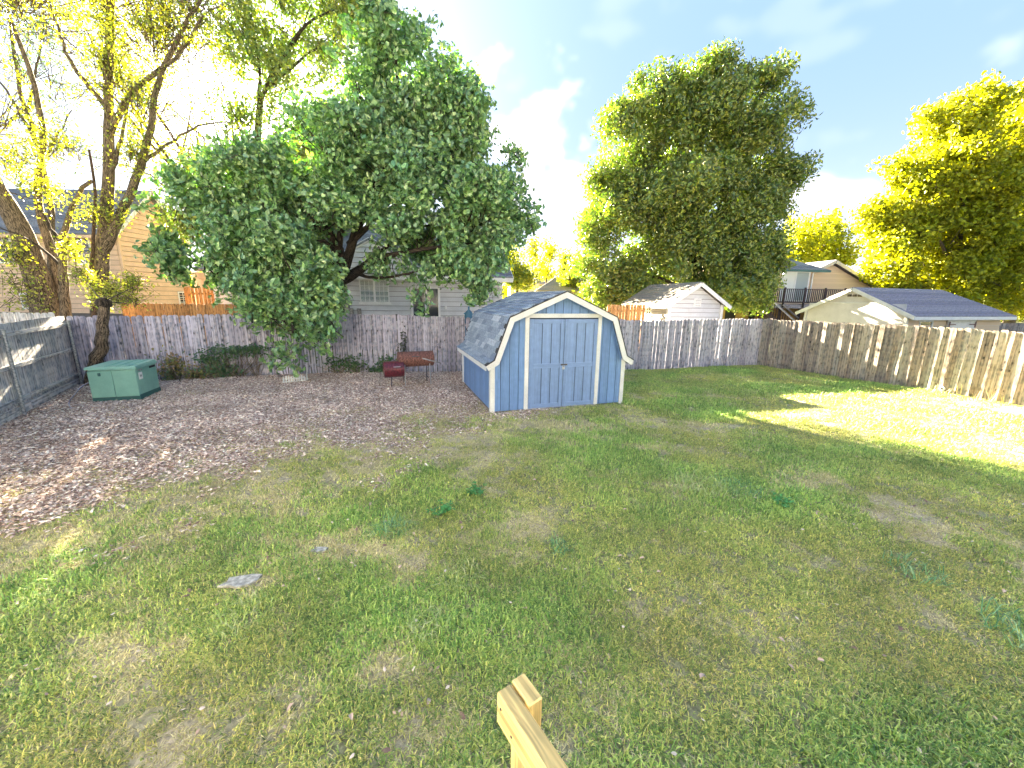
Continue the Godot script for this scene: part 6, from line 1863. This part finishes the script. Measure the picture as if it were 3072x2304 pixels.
# ---------------------------------------------------------------- the handrail at the camera's feet
func deck_rail() -> void:
	var d := Vector3(0.118, 0, 0.176).normalized()
	var s := d.cross(Vector3.UP).normalized()
	# end of the rail: its right upper edge starts at (0.007, 1.51, -0.776)
	var e := Vector3(0.007, 1.51, -0.776)
	var t := thing("handrail", Vector3(0.0, 0, -0.72), 0.0, "new yellow pine handrail and post at the bottom of the view", "handrail")
	var o := Vector3(0.0, 0, -0.72)
	var left := s if s.x < 0 else -s
	var b := Basis(-left, Vector3.UP, d) if (-left).cross(Vector3.UP).dot(d) > 0 else Basis(-left, Vector3.UP, -d)
	var w := 0.040
	var r := MB.new()
	var ln := 1.6
	r.uvo = Vector2(0.11, 0.3)
	r.cbox(e - o + left * w * 0.5 + d * ln * 0.5 + Vector3(0, -0.044, 0), Vector3(w, 0.088, ln), 0.003, b)
	pm(t, "rail", r, M.pine)
	var p := MB.new()
	p.uvo = Vector2(0.5, 0.9)
	p.cbox(e - o - left * (0.003 + 0.019) + d * 0.036 + Vector3(0, -0.78 + 0.006, 0), Vector3(0.038, 1.56, 0.075), 0.003, b)
	pm(t, "post", p, M.pine)
	var p2 := MB.new()
	p2.uvo = Vector2(0.8, 0.4)
	p2.cbox(e - o + left * w * 0.5 + d * 0.165 + Vector3(0, -0.09 - 0.71, 0), Vector3(0.037, 1.42, 0.088), 0.003, b)
	pm(t, "post", p2, M.pine)
	for k in 2:
		var sc := MB.new()
		sc.tube(PackedVector3Array([e - o + left * (w + 0.0005) + d * (0.02 + k * 0.045) + Vector3(0, -0.03 - 0.03 * k, 0), e - o + left * (w + 0.002) + d * (0.02 + k * 0.045) + Vector3(0, -0.03 - 0.03 * k, 0)]), PackedFloat32Array([0.0035, 0.003]), 8)
		pm(t, "screw", sc, M.iron)
	var sk := MB.new()
	var pc := e - o - left * 0.022 + d * (0.036 + 0.038) + Vector3(0, -0.075, 0)
	sk.tube(PackedVector3Array([pc - d * 0.002, pc + d * 0.002]), PackedFloat32Array([0.004, 0.0035]), 8)
	pm(t, "screw", sk, M.iron)

# ---------------------------------------------------------------- the house and deck the view is taken from
func home() -> void:
	var t := thing("home", Vector3(9.5, 0, 2.9), PI, "white sided two storey house with the deck the view is taken from", "house")
	var ux := Vector3.RIGHT
	var w := 19.0
	var h := 6.6
	solid(t, "wall", Vector3(0, 0, -0.03), ux, PackedVector2Array([Vector2(0, -0.2), Vector2(w, -0.2), Vector2(w, h), Vector2(0, h)]), 8.0, M.home[0])
	lap(t, Vector3.ZERO, ux, PackedVector2Array([Vector2(0, 0.3), Vector2(w, 0.3), Vector2(w, h), Vector2(0, h)]), 0.2, M.home)
	for q in [[2.5, 4.9], [6.2, 4.9], [12.4, 4.9], [16.3, 4.9], [3.0, 2.0], [15.5, 2.0]]:
		window_at(t, Vector3(q[0], q[1], 0.04), ux, 0.9, 1.3, 2, 4, M.white, M.glass, 0.09, 0.06)
	var dr := MB.new()
	for q in [8.5, 9.45, 10.4]: dr.cbox(Vector3(q, 1.85, 0.07), Vector3(0.1, 2.1, 0.08), 0.006)
	for q in [0.85, 2.88]: dr.cbox(Vector3(9.45, q, 0.068), Vector3(1.8, 0.1, 0.075), 0.006)
	var sd := pm(t, "sliding_door", dr, M.white)
	for q in [8.975, 9.925]:
		var pn := MB.new()
		pn.box(Vector3(q, 1.87, 0.06), Vector3(0.85, 1.92, 0.012))
		pm(sd, "pane", pn, M.glass)
	roof_plane(t, Vector3(-0.4, h - 0.05, 0.45), Vector3(w + 0.4, h - 0.05, 0.45), Vector3(w + 0.4, h + 2.3, -4.0), Vector3(-0.4, h + 2.3, -4.0), 16, M.roof_grey, 0.12)
	roof_plane(t, Vector3(w + 0.4, h - 0.05, -8.4), Vector3(-0.4, h - 0.05, -8.4), Vector3(-0.4, h + 2.3, -4.0), Vector3(w + 0.4, h + 2.3, -4.0), 4, M.roof_grey, 0.12)
	var dk := thing("deck", Vector3(-1.6, 0, 2.8), 0, "new pine deck behind the yellow handrail", "deck")
	for k in 24: board(dk, "deck_board", Vector3(0, 0.74, -0.1 - k * 0.144), Vector3(4.2, 0.74, -0.1 - k * 0.144), 0.14, 0.03, M.pine, Vector3.UP)
	board(dk, "rim_board", Vector3(0, 0.62, -3.48), Vector3(4.2, 0.62, -3.48), 0.2, 0.04, M.pine)
	for x in [0.1, 2.1, 4.1]:
		for z in [-3.4, -1.7]:
			var ps := MB.new()
			ps.cbox(Vector3(x, 0.3, z), Vector3(0.09, 0.82, 0.09))
			pm(dk, "support_post", ps, M.pine)
